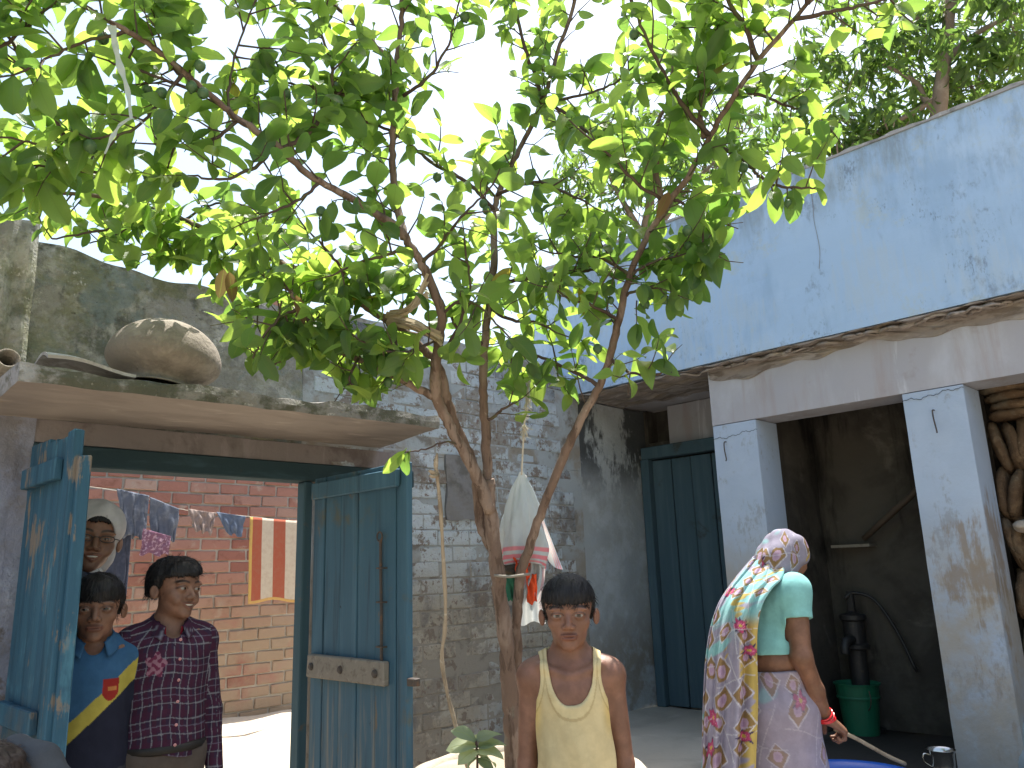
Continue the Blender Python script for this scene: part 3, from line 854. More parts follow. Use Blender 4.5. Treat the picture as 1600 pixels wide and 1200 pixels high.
#        name, pixel polyline (x, y, depth), radius at start and end
BRN = [
 ('trunk', [(803, 1240, 2.78), (800, 1150, 2.79), (796, 1080, 2.8), (790, 1000, 2.8), (782, 930, 2.8), (774, 865, 2.8), (767, 805, 2.8), (762, 750, 2.8)], .031, .023),
 ('stem', [(822, 1240, 2.83), (812, 1150, 2.86), (808, 1060, 2.87), (807, 970, 2.86), (813, 900, 2.85), (830, 845, 2.83), (852, 785, 2.8), (880, 715, 2.78), (908, 655, 2.76), (935, 605, 2.75), (952, 560, 2.73), (966, 500, 2.7), (985, 430, 2.68), (1010, 372, 2.66), (1045, 318, 2.63), (1080, 268, 2.6), (1110, 212, 2.56), (1148, 148, 2.52), (1200, 75, 2.48), (1262, 8, 2.44), (1320, -60, 2.4)], .0215, .0065),
 ('stem', [(764, 790, 2.8), (761, 735, 2.82), (758, 660, 2.84), (755, 600, 2.86), (757, 540, 2.88), (764, 480, 2.9), (771, 420, 2.93), (773, 345, 2.97), (778, 305, 3.0), (795, 268, 3.03), (820, 215, 3.08), (848, 158, 3.13), (871, 84, 3.18), (900, -5, 3.25), (915, -80, 3.3)], .0185, .007),
 ('limb', [(766, 800, 2.79), (747, 747, 2.77), (722, 700, 2.75), (697, 655, 2.73), (681, 612, 2.71), (681, 570, 2.69), (686, 530, 2.68), (690, 490, 2.67), (672, 440, 2.66), (655, 405, 2.65), (641, 384, 2.63), (622, 356, 2.61), (581, 330, 2.57), (540, 305, 2.53), (480, 272, 2.47), (430, 225, 2.41), (372, 185, 2.36), (330, 150, 2.31), (288, 113, 2.27), (245, 78, 2.23), (200, 50, 2.18), (150, 20, 2.13), (95, -15, 2.08)], .0215, .006),
 ('limb', [(768, 855, 2.82), (751, 815, 2.84), (746, 758, 2.84), (735, 715, 2.83), (714, 670, 2.82), (697, 620, 2.8), (688, 580, 2.78), (663, 547, 2.76), (630, 517, 2.74), (600, 497, 2.72), (560, 474, 2.7), (523, 456, 2.76), (470, 425, 2.86), (423, 403, 2.96), (372, 379, 3.06), (330, 362, 3.13), (287, 344, 3.18), (240, 327, 3.18), (202, 314, 3.14), (135, 304, 3.06), (60, 300, 2.98), (-40, 292, 2.9)], .020, .006),
 ('branch', [(686, 625, 2.72), (668, 615, 2.71), (630, 594, 2.68), (593, 577, 2.65), (550, 557, 2.62), (512, 538, 2.6), (490, 510, 2.57), (470, 480, 2.54), (452, 455, 2.52)], .0155, .006),
 ('branch', [(632, 372, 2.62), (622, 330, 2.66), (617, 295, 2.68), (614, 250, 2.7), (614, 200, 2.72), (617, 140, 2.75), (622, 80, 2.78), (628, 15, 2.81), (634, -70, 2.86)], .015, .008),
 ('branch', [(612, 100, 2.77), (588, 72, 2.74), (560, 42, 2.7), (515, 0, 2.65), (480, -40, 2.6)], .010, .005),
 ('branch', [(773, 330, 2.98), (743, 296, 2.93), (710, 272, 2.88), (676, 256, 2.84), (640, 225, 2.8), (600, 200, 2.77), (570, 190, 2.74), (530, 180, 2.7)], .009, .004),
 ('branch', [(614, 175, 2.73), (575, 158, 2.69), (545, 150, 2.65), (480, 135, 2.58), (430, 128, 2.53)], .009, .0035),
 ('branch', [(848, 158, 3.13), (836, 115, 3.12), (821, 78, 3.1), (804, 7, 3.07), (795, -40, 3.05)], .009, .005),
 ('branch', [(192, 312, 3.12), (155, 270, 2.9), (128, 240, 2.6), (105, 216, 2.3), (78, 172, 2.26), (54, 132, 2.22), (20, 70, 2.17), (-15, 20, 2.12)], .009, .004),
 ('branch', [(228, 324, 3.16), (205, 341, 3.12), (182, 354, 3.08), (130, 365, 3.02), (81, 373, 2.96)], .008, .0035),
 ('branch', [(1100, 216, 2.57), (1094, 172, 2.58), (1093, 112, 2.6), (1096, 52, 2.62), (1108, -10, 2.65)], .010, .005),
 ('branch', [(1184, 92, 2.49), (1164, 42, 2.47), (1136, 0, 2.45), (1118, -40, 2.43)], .009, .005),
 ('branch', [(1240, 30, 2.45), (1296, 20, 2.4), (1340, 10, 2.36), (1400, -6, 2.3)], .008, .004),
 ('branch', [(1034, 330, 2.64), (1026, 256, 2.68), (1023, 208, 2.7), (1044, 152, 2.73), (1050, 100, 2.75)], .011, .004),
 ('branch', [(1100, 226, 2.57), (1140, 236, 2.52), (1170, 258, 2.48), (1186, 274, 2.46), (1208, 288, 2.44), (1240, 293, 2.41), (1274, 294, 2.38)], .008, .003),
 ('branch', [(1050, 310, 2.63), (1075, 322, 2.58), (1090, 336, 2.55), (1098, 362, 2.53), (1095, 400, 2.52)], .006, .003),
 ('branch', [(936, 602, 2.75), (905, 585, 2.79), (876, 571, 2.83), (840, 556, 2.88), (800, 543, 2.94)], .008, .004),
 ('branch', [(950, 560, 2.73), (985, 582, 2.66), (1020, 585, 2.6), (1050, 582, 2.56)], .006, .003),
 ('branch', [(975, 462, 2.69), (1000, 452, 2.63), (1030, 450, 2.58)], .006, .003),
 ('branch', [(770, 440, 2.92), (805, 438, 2.86), (850, 432, 2.8), (905, 424, 2.74), (940, 420, 2.7)], .009, .004),
 ('branch', [(776, 305, 2.99), (812, 290, 2.94), (845, 285, 2.9), (880, 300, 2.86), (915, 315, 2.83)], .008, .004),
 ('branch', [(848, 160, 3.13), (880, 175, 3.08), (915, 205, 3.02), (945, 235, 2.97), (975, 262, 2.93)], .008, .004),
 ('branch', [(395, 200, 2.38), (360, 176, 2.34), (362, 110, 2.4), (380, 50, 2.44), (402, -5, 2.48)], .005, .0025),
 ('branch', [(300, 122, 2.28), (262, 98, 2.3), (258, 40, 2.33), (260, -30, 2.36)], .007, .004),
 ('branch', [(330, 150, 2.31), (270, 130, 2.27), (220, 110, 2.24), (170, 95, 2.2)], .006, .003),
 ('branch', [(-10, 80, 2.1), (20, 60, 2.12), (57, 29, 2.15), (75, 5, 2.17)], .006, .003),
 ('branch', [(440, 232, 2.42), (480, 210, 2.46), (500, 180, 2.5), (520, 120, 2.54), (505, 60, 2.56), (495, 10, 2.58)], .008, .004),
 ('branch', [(500, 285, 2.49), (470, 310, 2.46), (430, 330, 2.42), (390, 345, 2.4)], .006, .003),
 ('branch', [(760, 660, 2.84), (785, 640, 2.8), (805, 630, 2.78)], .007, .003),
 ('branch', [(722, 700, 2.75), (700, 690, 2.71), (665, 702, 2.66), (632, 706, 2.63)], .004, .0025),
 ('branch', [(690, 560, 2.7), (720, 500, 2.68), (735, 450, 2.66), (728, 400, 2.64)], .007, .003),
 ('branch', [(660, 410, 2.65), (690, 380, 2.6), (720, 340, 2.56), (760, 300, 2.52)], .008, .003),
 ('branch', [(985, 430, 2.68), (940, 405, 2.72), (900, 400, 2.74), (860, 395, 2.76)], .007, .003),
 ('branch', [(1045, 318, 2.63), (1000, 290, 2.6), (960, 250, 2.58), (920, 215, 2.56)], .007, .003),
 ('branch', [(1110, 212, 2.56), (1070, 170, 2.52), (1040, 120, 2.5), (1010, 60, 2.47), (985, 0, 2.44)], .009, .004),
 ('branch', [(1148, 148, 2.52), (1190, 150, 2.5), (1230, 165, 2.47), (1270, 180, 2.43)], .007, .003),
 ('branch', [(630, 150, 2.74), (670, 120, 2.7), (700, 70, 2.66), (715, 10, 2.62)], .007, .003),
 ('branch', [(845, 158, 3.13), (905, 150, 3.08), (960, 130, 3.02), (1005, 90, 2.97)], .007, .003),
 ('branch', [(560, 474, 2.7), (540, 430, 2.66), (510, 390, 2.62), (480, 360, 2.6)], .008, .003),
 ('branch', [(470, 425, 2.86), (440, 450, 2.76), (410, 470, 2.66), (385, 500, 2.6)], .008, .003),
 ('branch', [(600, 497, 2.72), (620, 540, 2.66), (610, 575, 2.62)], .006, .003),
 ('branch', [(757, 540, 2.88), (720, 520, 2.84), (690, 470, 2.8), (660, 450, 2.77)], .008, .003),
 ('branch', [(764, 480, 2.9), (800, 500, 2.86), (840, 505, 2.82), (870, 520, 2.8)], .008, .003),
 ('branch', [(966, 500, 2.7), (930, 480, 2.66), (900, 470, 2.62), (860, 450, 2.6)], .007, .003),
 ('branch', [(985, 430, 2.68), (1020, 410, 2.62), (1060, 400, 2.58)], .006, .003),
 ('branch', [(200, 50, 2.18), (150, 60, 2.15), (100, 80, 2.12), (40, 110, 2.08)], .006, .003),
 ('branch', [(288, 113, 2.27), (250, 160, 2.24), (210, 200, 2.2), (160, 215, 2.17)], .006, .003),
 ('branch', [(430, 225, 2.41), (400, 260, 2.38), (350, 280, 2.35), (300, 275, 2.32)], .007, .003),
 ('branch', [(372, 185, 2.36), (340, 215, 2.33), (290, 225, 2.3), (240, 225, 2.27)], .006, .003),
 ('branch', [(105, 216, 2.3), (60, 225, 2.26), (10, 215, 2.22)], .005, .003),
 ('branch', [(155, 270, 2.36), (100, 265, 2.32), (40, 255, 2.28)], .005, .003),
 ('branch', [(512, 538, 2.6), (480, 548, 2.58), (450, 560, 2.56), (425, 570, 2.55)], .005, .003),
 ('branch', [(470, 480, 2.54), (435, 500, 2.5), (410, 530, 2.48), (395, 560, 2.47)], .006, .003),
 ('branch', [(560, 560, 2.62), (545, 590, 2.58), (560, 610, 2.56)], .005, .003),
 ('branch', [(686, 530, 2.68), (650, 545, 2.6), (610, 550, 2.56), (570, 535, 2.54)], .006, .003),
 ('branch', [(690, 490, 2.67), (720, 470, 2.62), (750, 480, 2.58), (780, 510, 2.56)], .006, .003),
 ('branch', [(640, 384, 2.63), (600, 400, 2.6), (560, 410, 2.58), (520, 430, 2.56)], .007, .003),
 ('branch', [(240, 327, 3.18), (220, 345, 3.2), (180, 368, 3.2), (140, 380, 3.18)], .005, .003),
 ('branch', [(330, 362, 3.13), (300, 383, 3.2), (260, 393, 3.26), (225, 398, 3.28)], .005, .003),
 ('branch', [(423, 403, 2.96), (400, 425, 3.02), (370, 445, 3.08)], .005, .003),
 ('branch', [(287, 344, 3.18), (330, 320, 3.22), (380, 320, 3.2), (430, 350, 3.1)], .006, .003),
 # above the frame, shading the yard
 ('branch', [(900, -5, 3.25), (930, -130, 3.1), (960, -260, 2.9), (940, -380, 2.7)], .010, .004),
 ('branch', [(1262, 8, 2.44), (1240, -120, 2.36), (1200, -240, 2.25), (1150, -330, 2.15)], .009, .004),
 ('branch', [(1110, -10, 2.65), (1080, -120, 2.5), (1050, -240, 2.35), (1000, -330, 2.2)], .009, .004),
]
# outline of the crown's underside in the photograph: nothing leafy hangs below it
LOW = [(-80, 350), (0, 352), (60, 385), (150, 412), (230, 430), (300, 465), (345, 500), (375, 590), (440, 610), (470, 565), (520, 600), (545, 645), (640, 625), (700, 600), (760, 690), (860, 660), (960, 640), (1060, 600), (1065, 520), (1100, 470), (1135, 440), (1150, 330), (1240, 345), (1300, 300), (1320, 200), (1330, 60), (1430, 60), (1500, 20), (1700, 0)]
LOWX = [a for a, b in LOW]; LOWY = [b for a, b in LOW]
def to_px(P):
    q = np.asarray(P, float)-EYE
    z = q@CF
    return 800+FPX*(q@CR)/z, 600-FPX*(q@CU)/z, z
TWIGS, LEAVES, FRUITS = [], [], []
r_ = random.Random(21)
gv = np.random.default_rng(4)
SUNV = np.array(_sd)
# where open sky shows through the crown, and limbs that stay in plain view
GAPS = [(205, 155, 48, 45), (390, 75, 24, 70), (455, 368, 26, 26), (505, 330, 34, 42), (725, 125, 52, 85), (690, 300, 48, 28), (835, 235, 26, 45), (920, 60, 40, 42), (1020, 30, 26, 40), (1180, 190, 30, 35), (560, 250, 26, 24)]
BARE = []
for n_, pts_, a_, b_ in BRN[:4]:
    S_b = spline(np.array(pts_, float), 5)
    BARE.append((S_b, .97 if abs(pts_[-1][0]-1320) < 1 else .72))
def put_leaf(p, d, size, roll=None):
    up = np.array([0, 0, 1.0]) + .45*gv.normal(size=3)
    tip = np.asarray(p)+np.asarray(d)/np.linalg.norm(d)*.13*size
    x, y, z = to_px(tip)
    if z < .9:
        return
    if -100 < x < 1700 and y > np.interp(x, LOWX, LOWY):
        return
    for gx, gy, ga, gb in GAPS:
        if ((x-gx)/ga)**2+((y-gy)/gb)**2 < 1 and r_.random() < .88:
            return
    for S, pr in BARE:
        k = np.argmin((S[:, 0]-x)**2+(S[:, 1]-y)**2)
        if (S[k, 0]-x)**2+(S[k, 1]-y)**2 < 26**2 and z < S[k, 2]+.03 and r_.random() < pr:
            return
    LEAVES.append((leaf_frame(p, d, up, r_.gauss(0, .55) if roll is None else roll, size), r_.randrange(len(SHAPES))))
def leafy_twig(p, d, L, n=4, size=1.0):
    """a thin shoot with opposite pairs of leaves and a tuft at the tip"""
    d = np.asarray(d, float)/np.linalg.norm(d)
    x, y, _ = to_px(p+d*L*.6)
    if -100 < x < 1700 and y > np.interp(x, LOWX, LOWY)-15:
        return
    side = np.cross(d, gv.normal(size=3)); side /= np.linalg.norm(side)
    P = [p]
    q = p.copy(); e = d.copy()
    for k in range(n):
        e = e + .16*gv.normal(size=3) + np.array([0, 0, .05]); e /= np.linalg.norm(e)
        q = q+e*L/n
        P.append(q)
    P = np.array(P)
    TWIGS.append((P, .0026+.0012*r_.random()))
    for k in range(1, n+1):
        t = k/n
        side = np.cross(e, side); side /= np.linalg.norm(side)+1e-9     # pairs at right angles
        for sgn in (-1, 1):
            if r_.random() < .10: continue
            dd = sgn*side*(.95 if k < n else .65) + e*(.45 if k < n else .8) + np.array([0, 0, -.38+.30*r_.random()]) + .18*gv.normal(size=3)
            put_leaf(P[k], dd, size*(r_.uniform(.62, 1.2) if k < n else r_.uniform(.5, .95)))
    if r_.random() < .7:
        put_leaf(P[-1], e+.3*gv.normal(size=3), size*r_.uniform(.45, .8))
    if r_.random() < .16:
        FRUITS.append((P[max(1, n-2)], r_.uniform(.0115, .017)))
for name, pts, ra, rb in BRN:
    W = np.array([px(*q) for q in pts])
    S = spline(W, 6)
    t = np.linspace(0, 1, len(S))
    seg = np.linalg.norm(np.diff(S, axis=0), axis=1)
    S[1:-1] += .0018*gv.normal(size=(len(S)-2, 3))
    R = ra+(rb-ra)*t**.9
    R = R*(1+.05*np.sin(t*37+ra*900))
    o = mk(name, tube(S, R, 12 if ra > .015 else 8, .10, len(pts)), M['bark'] if ra > .009 else M['twigbark'], guava, smooth=True)
    # shoots
    acc = 0.0
    for i in range(1, len(S)):
        acc += seg[i-1]
        rad = R[i]
        gap = .051 if rad < .012 else .072
        if rad > .0135:
            gap = .26
        if rad > .0165:
            acc = 0.0
            continue
        while acc > gap:
            acc -= gap*r_.uniform(.75, 1.3)
            T = S[min(i+1, len(S)-1)]-S[i-1]; T /= np.linalg.norm(T)
            e = np.cross(T, gv.normal(size=3)); e /= np.linalg.norm(e)
            dd = e*.9 + T*r_.uniform(.1, .9) + np.array([0, 0, .25])
            leafy_twig(S[i].copy(), dd, r_.uniform(.07, .22), r_.choice((2, 3, 3, 4)), r_.uniform(.82, 1.12))
    if rb < .012:
        T = S[-1]-S[-3]; T /= np.linalg.norm(T)
        leafy_twig(S[-1].copy(), T, r_.uniform(.08, .16), 3)
# particular sprays of the photograph, low on the crown
for (x, y, d), (ax, ay), L, n in [((632, 706, 2.63), (600, 735), .07, 2), ((440, 470, 2.52), (400, 570), .20, 4), ((470, 500, 2.55), (400, 600), .17, 3),
        ((1098, 362, 2.53), (1090, 420), .10, 3), ((1090, 400, 2.52), (1070, 470), .06, 2), ((1020, 585, 2.6), (1060, 590), .08, 3), ((985, 582, 2.66), (980, 640), .08, 2),
        ((1030, 450, 2.58), (1040, 500), .08, 3), ((995, 470, 2.66), (990, 540), .09, 3), ((560, 560, 2.63), (560, 620), .08, 3), ((520, 545, 2.6), (555, 610), .09, 3),
        ((870, 570, 2.83), (860, 650), .12, 3), ((800, 560, 2.9), (790, 640), .07, 2), ((860, 430, 2.78), (860, 480), .07, 2), ((790, 440, 2.88), (800, 480), .07, 2), ((700, 560, 2.7), (740, 580), .08, 3),
        ((60, 300, 2.98), (60, 360), .08, 2), ((1230, 292, 2.42), (1235, 330), .04, 1), ((1205, 288, 2.44), (1215, 330), .04, 1), ((1270, 294, 2.38), (1290, 320), .05, 2), ((150, 360, 3.04), (180, 385), .08, 3), ((330, 362, 3.13), (345, 420), .1, 3), ((380, 380, 3.05), (390, 440), .1, 3), ((260, 335, 3.18), (270, 390), .1, 3), ((300, 350, 3.17), (300, 410), .1, 3), ((220, 320, 3.15), (215, 380), .1, 3), ((500, 530, 2.6), (470, 560), .1, 3), ((540, 553, 2.62), (520, 600), .1, 3), ((580, 572, 2.64), (590, 615), .07, 2), ((470, 480, 2.54), (440, 530), .12, 4), ((452, 455, 2.52), (400, 440), .12, 4), ((455, 458, 2.52), (430, 420), .1, 3), ((490, 510, 2.57), (520, 480), .1, 3), ((600, 580, 2.66), (620, 540), .09, 3), ((640, 598, 2.68), (600, 610), .07, 2), ((385, 500, 2.6), (390, 570), .12, 4), ((410, 470, 2.66), (360, 480), .1, 3), ((523, 456, 2.76), (500, 500), .1, 3), ((560, 474, 2.7), (590, 440), .1, 3), ((423, 403, 2.96), (440, 370), .1, 3), ((372, 379, 3.06), (340, 400), .1, 3), ((630, 517, 2.74), (600, 550), .1, 3)]:
    p = px(x, y, d); q = px(ax, ay, d-.05)
    e = q-p
    P0 = len(LEAVES)
    leafy_twig(p, e, L, n, 1.05)
# pair of hanging leaves in front of the blue parapet
for (x, y, d, ax, ay) in [(1212, 290, 2.43, 1211, 350), (1240, 295, 2.41, 1239, 350), (1188, 278, 2.45, 1188, 335), (1276, 294, 2.38, 1298, 318), (632, 704, 2.63, 598, 742), (640, 706, 2.63, 622, 744), (634, 704, 2.62, 614, 722)]:
    p = px(x, y, d); q = px(ax, ay, d)
    LEAVES.append((leaf_frame(p, q-p, -CF+np.array([r_.uniform(-.5, .5), r_.uniform(-.5, .5), .2+r_.random()]), r_.uniform(-.4, .4), np.linalg.norm(q-p)/.118), r_.randrange(len(SHAPES))))

# twigs as one part
tv = [tube(P, np.linspace(r, r*.45, len(P)), 4, cap=False) for P, r in TWIGS]
o = mk('twigs', join(tv), M['twigbark'], guava, smooth=True)
o['kind'] = 'stuff'
# the leaves that show largest are objects of their own, the rest one part
def share(A):
    x, y, z = to_px(A[:3, 3]+A[:3, 1]*.05)
    if not (-20 < x < 1620 and -20 < y < 1220):
        return -1
    toward = abs(float(A[:3, 2]@CF))/np.linalg.norm(A[:3, 2])
    return np.linalg.norm(A[:3, 1])**2/z**2*(.25+toward)
order = sorted(range(len(LEAVES)), key=lambda i: -share(LEAVES[i][0]))
LM = []
for k, (v, f, uv) in enumerate(SHAPES):
    me = mesh_np('leaf', v, f, M['leaf'], True)
    set_uv(me, uv)
    LM.append(me)
LMY = []
for mt in (M['leaf_yellow'], M['leaf_dry']):
    me = mesh_np('leaf', SHAPES[1][0], SHAPES[1][1], mt, True)
    set_uv(me, SHAPES[1][2])
    LMY.append(me)
for n, i in enumerate(order[:294]):
    A, k = LEAVES[i]
    inst('leaf', LMY[0] if n % 83 == 40 else LM[k], Matrix(A.tolist()), guava)
for (x, y, d, ax, ay, kind) in [(545, 470, 2.62, 585, 462, 0), (462, 462, 2.5, 475, 500, 1), (350, 420, 2.45, 345, 450, 1), (1045, 300, 2.6, 1030, 335, 1), (358, 425, 2.45, 362, 452, 1), (905, 450, 2.72, 912, 480, 0)]:
    p = px(x, y, d); q = px(ax, ay, d)
    o = inst('leaf', LMY[kind], Matrix(leaf_frame(p, q-p, -CF+np.array([0, 0, .5]), .4, .8).tolist()), guava)
    o['label'] = 'yellow leaf' if kind == 0 else 'withered brown leaf'
leaves_mesh('leaves', [LEAVES[i] for i in order[294:]], M['leaf'], guava)
print('guava leaves', len(LEAVES), 'twigs', len(TWIGS), 'fruits', len(FRUITS))
# fruit
gp = [(.0005, -.016), (.006, -.0155), (.0115, -.011), (.0148, -.003), (.0145, .004), (.011, .011), (.006, .0145), (.003, .0165), (.0036, .0185), (.002, .0175)]
fv, ff = lathe(gp, n=14)
FMe = mesh_np('guava', fv, ff, M['fruit'], True)
FRUITS += [(px(*q), .016) for q in [(253, 135, 2.2), (313, 92, 2.24), (300, 125, 2.25), (318, 135, 2.25), (440, 120, 2.5), (447, 138, 2.5), (510, 33, 2.6), (512, 335, 2.5), (502, 320, 2.5), (1007, 465, 2.6), (1012, 452, 2.6), (933, 535, 2.7), (1073, 350, 2.5), (1253, 148, 2.42), (1254, 162, 2.42), (755, 310, 2.9), (760, 320, 2.9), (683, 268, 2.8), (120, 190, 2.3), (135, 195, 2.3), (232, 262, 2.4), (1160, 252, 2.48)]]
for p, rr in FRUITS[-60:]:
    x, y, z = to_px(p)
    if not (0 < x < 1600 and 0 < y < 620):
        continue
    p = np.asarray(p)+np.array([0, 0, -.022])
    Mx = Matrix.Translation(Vector(p)) @ Matrix.Rotation(r_.uniform(-.5, .5), 4, 'X') @ Matrix.Rotation(pi+r_.uniform(-.4, .4), 4, 'Y') @ Matrix.Scale(rr/.0148, 4)
    inst('guava', FMe, Mx, guava)

# ------------------------------------------------------------------ drooping dark tree behind the blue house
M['mango'] = leaf_material('drooping_leaf', (.055, .105, .04), (.085, .14, .06), (.27, .42, .07))
NARROW = [leaf_shape(.21, .046+.010*(k % 2), .3, .25+.2*k, .4*(-1)**k, .0, 70+k, nv=4, nu=2) for k in range(4)]
M['limbbark'] = aged('pale_grey_bark', (.20, .16, .13), [((.30, .26, .22), 5.0, .5, .66, .8)], bump=([(14.0, 1.0)], .5, .02))
def far_tree(at, H, label, limbs, clusters, seed, name='mango_tree', nlead=150):
    """tree with drooping narrow leaves hung in sprays round given cluster points"""
    t = thing(name, label, 'tree', at)
    g = np.random.default_rng(seed)
    base = np.array(at, float)
    first = True
    for P, a, b in limbs:
        S = spline(np.array(P), 6)
        mk('trunk' if first else 'limb', tube(S, np.linspace(a, b, len(S)), 9, .15, seed), M['limbbark'], t, smooth=True)
        first = False
    items, tw = [], []
    for c, rad, n in clusters:
        for _ in range(int(n*.88)):
            o = g.normal(size=3); o *= rad*(.35+.65*g.random()**.5)/np.linalg.norm(o)
            p = np.array(c)+o*[1, 1, .8]
            out = o/np.linalg.norm(o)
            tw.append((np.array([p-out*.35-[0, 0, .05], p-out*.15+[0, 0, .03], p]), .008))
            for k in range(g.integers(7, 13)):
                d = np.array([0, 0, -1.0])*(.5+g.random()) + .75*g.normal(size=3)*[1, 1, .35] + out*.25
                items.append((leaf_frame(p+.05*g.normal(size=3), d, out+.5*g.normal(size=3), g.normal()*.7, .8+.5*g.random()), g.integers(0, 4)))
    o = mk('twigs', join([tube(P, [r, r*.7, r*.4], 4, cap=False) for P, r in tw]), M['limbbark'], t)
    o['kind'] = 'stuff'
    ms = []
    for v, f, uv in NARROW:
        me = mesh_np('leaf', v, f, M['mango'], True); set_uv(me, uv); ms.append(me)
    def sh(A):
        x, y, z = to_px(A[:3, 3])
        return -1 if not (0 < x < 1600 and 0 < y < 480) else 1/z**2*(.2+abs(float(A[:3, 2]@CF)))
    od = sorted(range(len(items)), key=lambda i: -sh(items[i][0]))
    for i in od[:nlead]:
        inst('leaf', ms[items[i][1]], Matrix(items[i][0].tolist()), t)
    leaves_mesh('leaves', [items[i] for i in od[nlead:]], M['mango'], t, NARROW)
    return t
cl = []
g_ = np.random.default_rng(9)
for x, y, d, rad, n in [(1340, 60, 10.5, .9, 34), (1420, 110, 10.5, .8, 34), (1300, 170, 10.5, .7, 26), (1390, 210, 10.2, .65, 26), (1500, 60, 10.0, .9, 34), (1580, 40, 9.8, .9, 34), (1560, 110, 9.9, .6, 22),
                        (1520, 130, 10.1, .5, 16), (1310, 250, 10.0, .6, 26), (1230, 230, 10.6, .6, 20), (1250, 120, 10.8, .6, 16), (1440, 20, 10.6, .8, 26), (1350, 140, 10.8, .7, 24), (1450, 160, 10.4, .5, 18), (1330, 195, 10.4, .5, 18),
                        (1640, 60, 9.6, .9, 20), (1480, -60, 10, 1.0, 24), (1350, -60, 10.6, 1.0, 20), (1600, -60, 9.8, 1.0, 16)]:
    cl.append((px(x, y, d), rad, n))
P = [px(1466, 560, 10.0)*[1, 1, 0], px(1466, 300, 10.0), px(1468, 170, 10.0), px(1476, 90, 10.0), px(1486, 0, 10.0), px(1500, -120, 10.0)]
far_tree(P[0], 6, 'tall dark tree with drooping narrow leaves and thin trunk behind the blue house, upper right', [(P, .13, .05), ([px(1468, 180, 10.0), px(1445, 155, 10.1), px(1430, 128, 10.2), px(1380, 100, 10.3)], .05, .02), ([px(1476, 95, 10.0), px(1530, 50, 9.9), px(1590, 20, 9.8)], .05, .02), ([px(1470, 150, 10), px(1400, 190, 10.2), px(1340, 220, 10.2)], .04, .015), ([px(1478, 70, 10), px(1420, 20, 10.4), px(1350, 0, 10.5)], .04, .015)], cl, 3)
cl = []
for x, y, d, rad, n in [(960, 230, 11.5, .9, 34), (930, 300, 11.5, .8, 30), (1000, 330, 11.5, .8, 30), (1060, 270, 11.5, .8, 30), (1110, 260, 11.3, .6, 24), (990, 170, 12, .8, 20), (1080, 180, 12, .8, 18), (900, 350, 11.5, .5, 14), (1160, 200, 11.6, .6, 16)]:
    cl.append((px(x, y, d), rad, n))
P = [px(1010, 700, 11.5)*[1, 1, 0], px(1010, 430, 11.5), px(1015, 320, 11.5), px(1020, 200, 11.5)]
far_tree(P[0], 6, 'lighter bushy tree with drooping leaves behind the left end of the blue parapet', [(P, .12, .04), ([px(1012, 380, 11.5), px(960, 290, 11.5), px(940, 230, 11.5)], .05, .02), ([px(1012, 380, 11.5), px(1070, 300, 11.4), px(1120, 250, 11.3)], .05, .02)], cl, 4, nlead=100)

# ------------------------------------------------------------------ loose things
def pY(x, y, Y):
    d = CF + CR*(x-800)/FPX - CU*(y-600)/FPX
    return EYE + d*(Y-EYE[1])/d[1]
def pX(x, y, X):
    d = CF + CR*(x-800)/FPX - CU*(y-600)/FPX
    return EYE + d*(X-EYE[0])/d[0]
def pZ(x, y, Z):
    d = CF + CR*(x-800)/FPX - CU*(y-600)/FPX
    return EYE + d*(Z-EYE[2])/d[2]

# door leaves, both swung into the yard
dl = thing('door_leaf', 'left door leaf of bright worn blue planks, seen nearly edge on', 'door', (.80, 3.45, 0))
for k in range(4):
    w = .122
    zt = 1.875 - .012*k + .006*(k % 2)
    mk('plank', moved(cbox(.032, w-.004, zt-.03, .003, .0015, 60+k), (.812+.003*(k % 2)+.012*(3-k)/3, 3.425-w*(k+.5), (zt+.03)/2)), M['door_blue'], dl)
mk('stile', moved(cbox(.036, .062, 1.83, .004, .0015, 66), (.814, 2.902, .945)), M['door_blue'], dl)
mk('cover_strip', moved(cbox(.040, .045, 1.75, .005, .003, 67), (.835, 2.868, .895)), M['door_blue'], dl)
for z in (1.735, .93, .22):
    mk('batten', moved(cbox(.03, .40, .075, .004, .002, 68), (.785, 3.16, z)), M['door_blue'], dl)
dr = thing('door_leaf', 'right door leaf of dull teal planks with a grey wooden bar and an iron bolt', 'door', (2.05, 3.44, 0))
xs = [3.435, 3.335, 3.20, 3.06, 2.92, 2.775, 2.70]
for k in range(6):
    a, b = xs[k], xs[k+1]
    mk('plank', moved(cbox(.032, a-b-.004, 1.79, .003, .0015, 70+k), (2.062+.004*(k % 2), (a+b)/2, .925)), M['door_dull'], dr)
mk('batten', moved(cbox(.03, .68, .075, .004, .002, 77), (2.032, 3.08, 1.755)), M['door_dull'], dr)
bt = mk('batten', moved(cbox(.034, .60, .10, .005, .003, 78), (2.03, 3.115, .955)), M['greywood'], dr)
bt['label'] = 'bare grey wooden bar'
for y in (3.37, 3.13, 2.87):
    mk('bolt_head', moved(lathe([(.0005, .012), (.010, .011), (.016, .006), (.018, 0)], n=12), (2.012, y, .955), roty(-pi/2)), M['iron'], bt)
sb = mk('drop_bolt', tube([(2.030, 2.86, 1.50), (2.030, 2.858, 1.36), (2.030, 2.852, 1.20), (2.030, 2.850, 1.02), (2.030, 2.848, .97)], .0065, 8), M['iron'], dr)
ring = [(2.026, 2.862+.018*cos(t), 1.512+.02*sin(t)) for t in np.linspace(0, 2*pi, 15)]
mk('bolt_ring', tube(ring, .004, 6), M['iron'], sb)
for z in (1.38, 1.24, 1.06):
    mk('staple', tube([(2.05, 2.878, z), (2.022, 2.876, z), (2.018, 2.856, z), (2.022, 2.836, z), (2.05, 2.834, z)], .004, 6), M['iron'], sb)
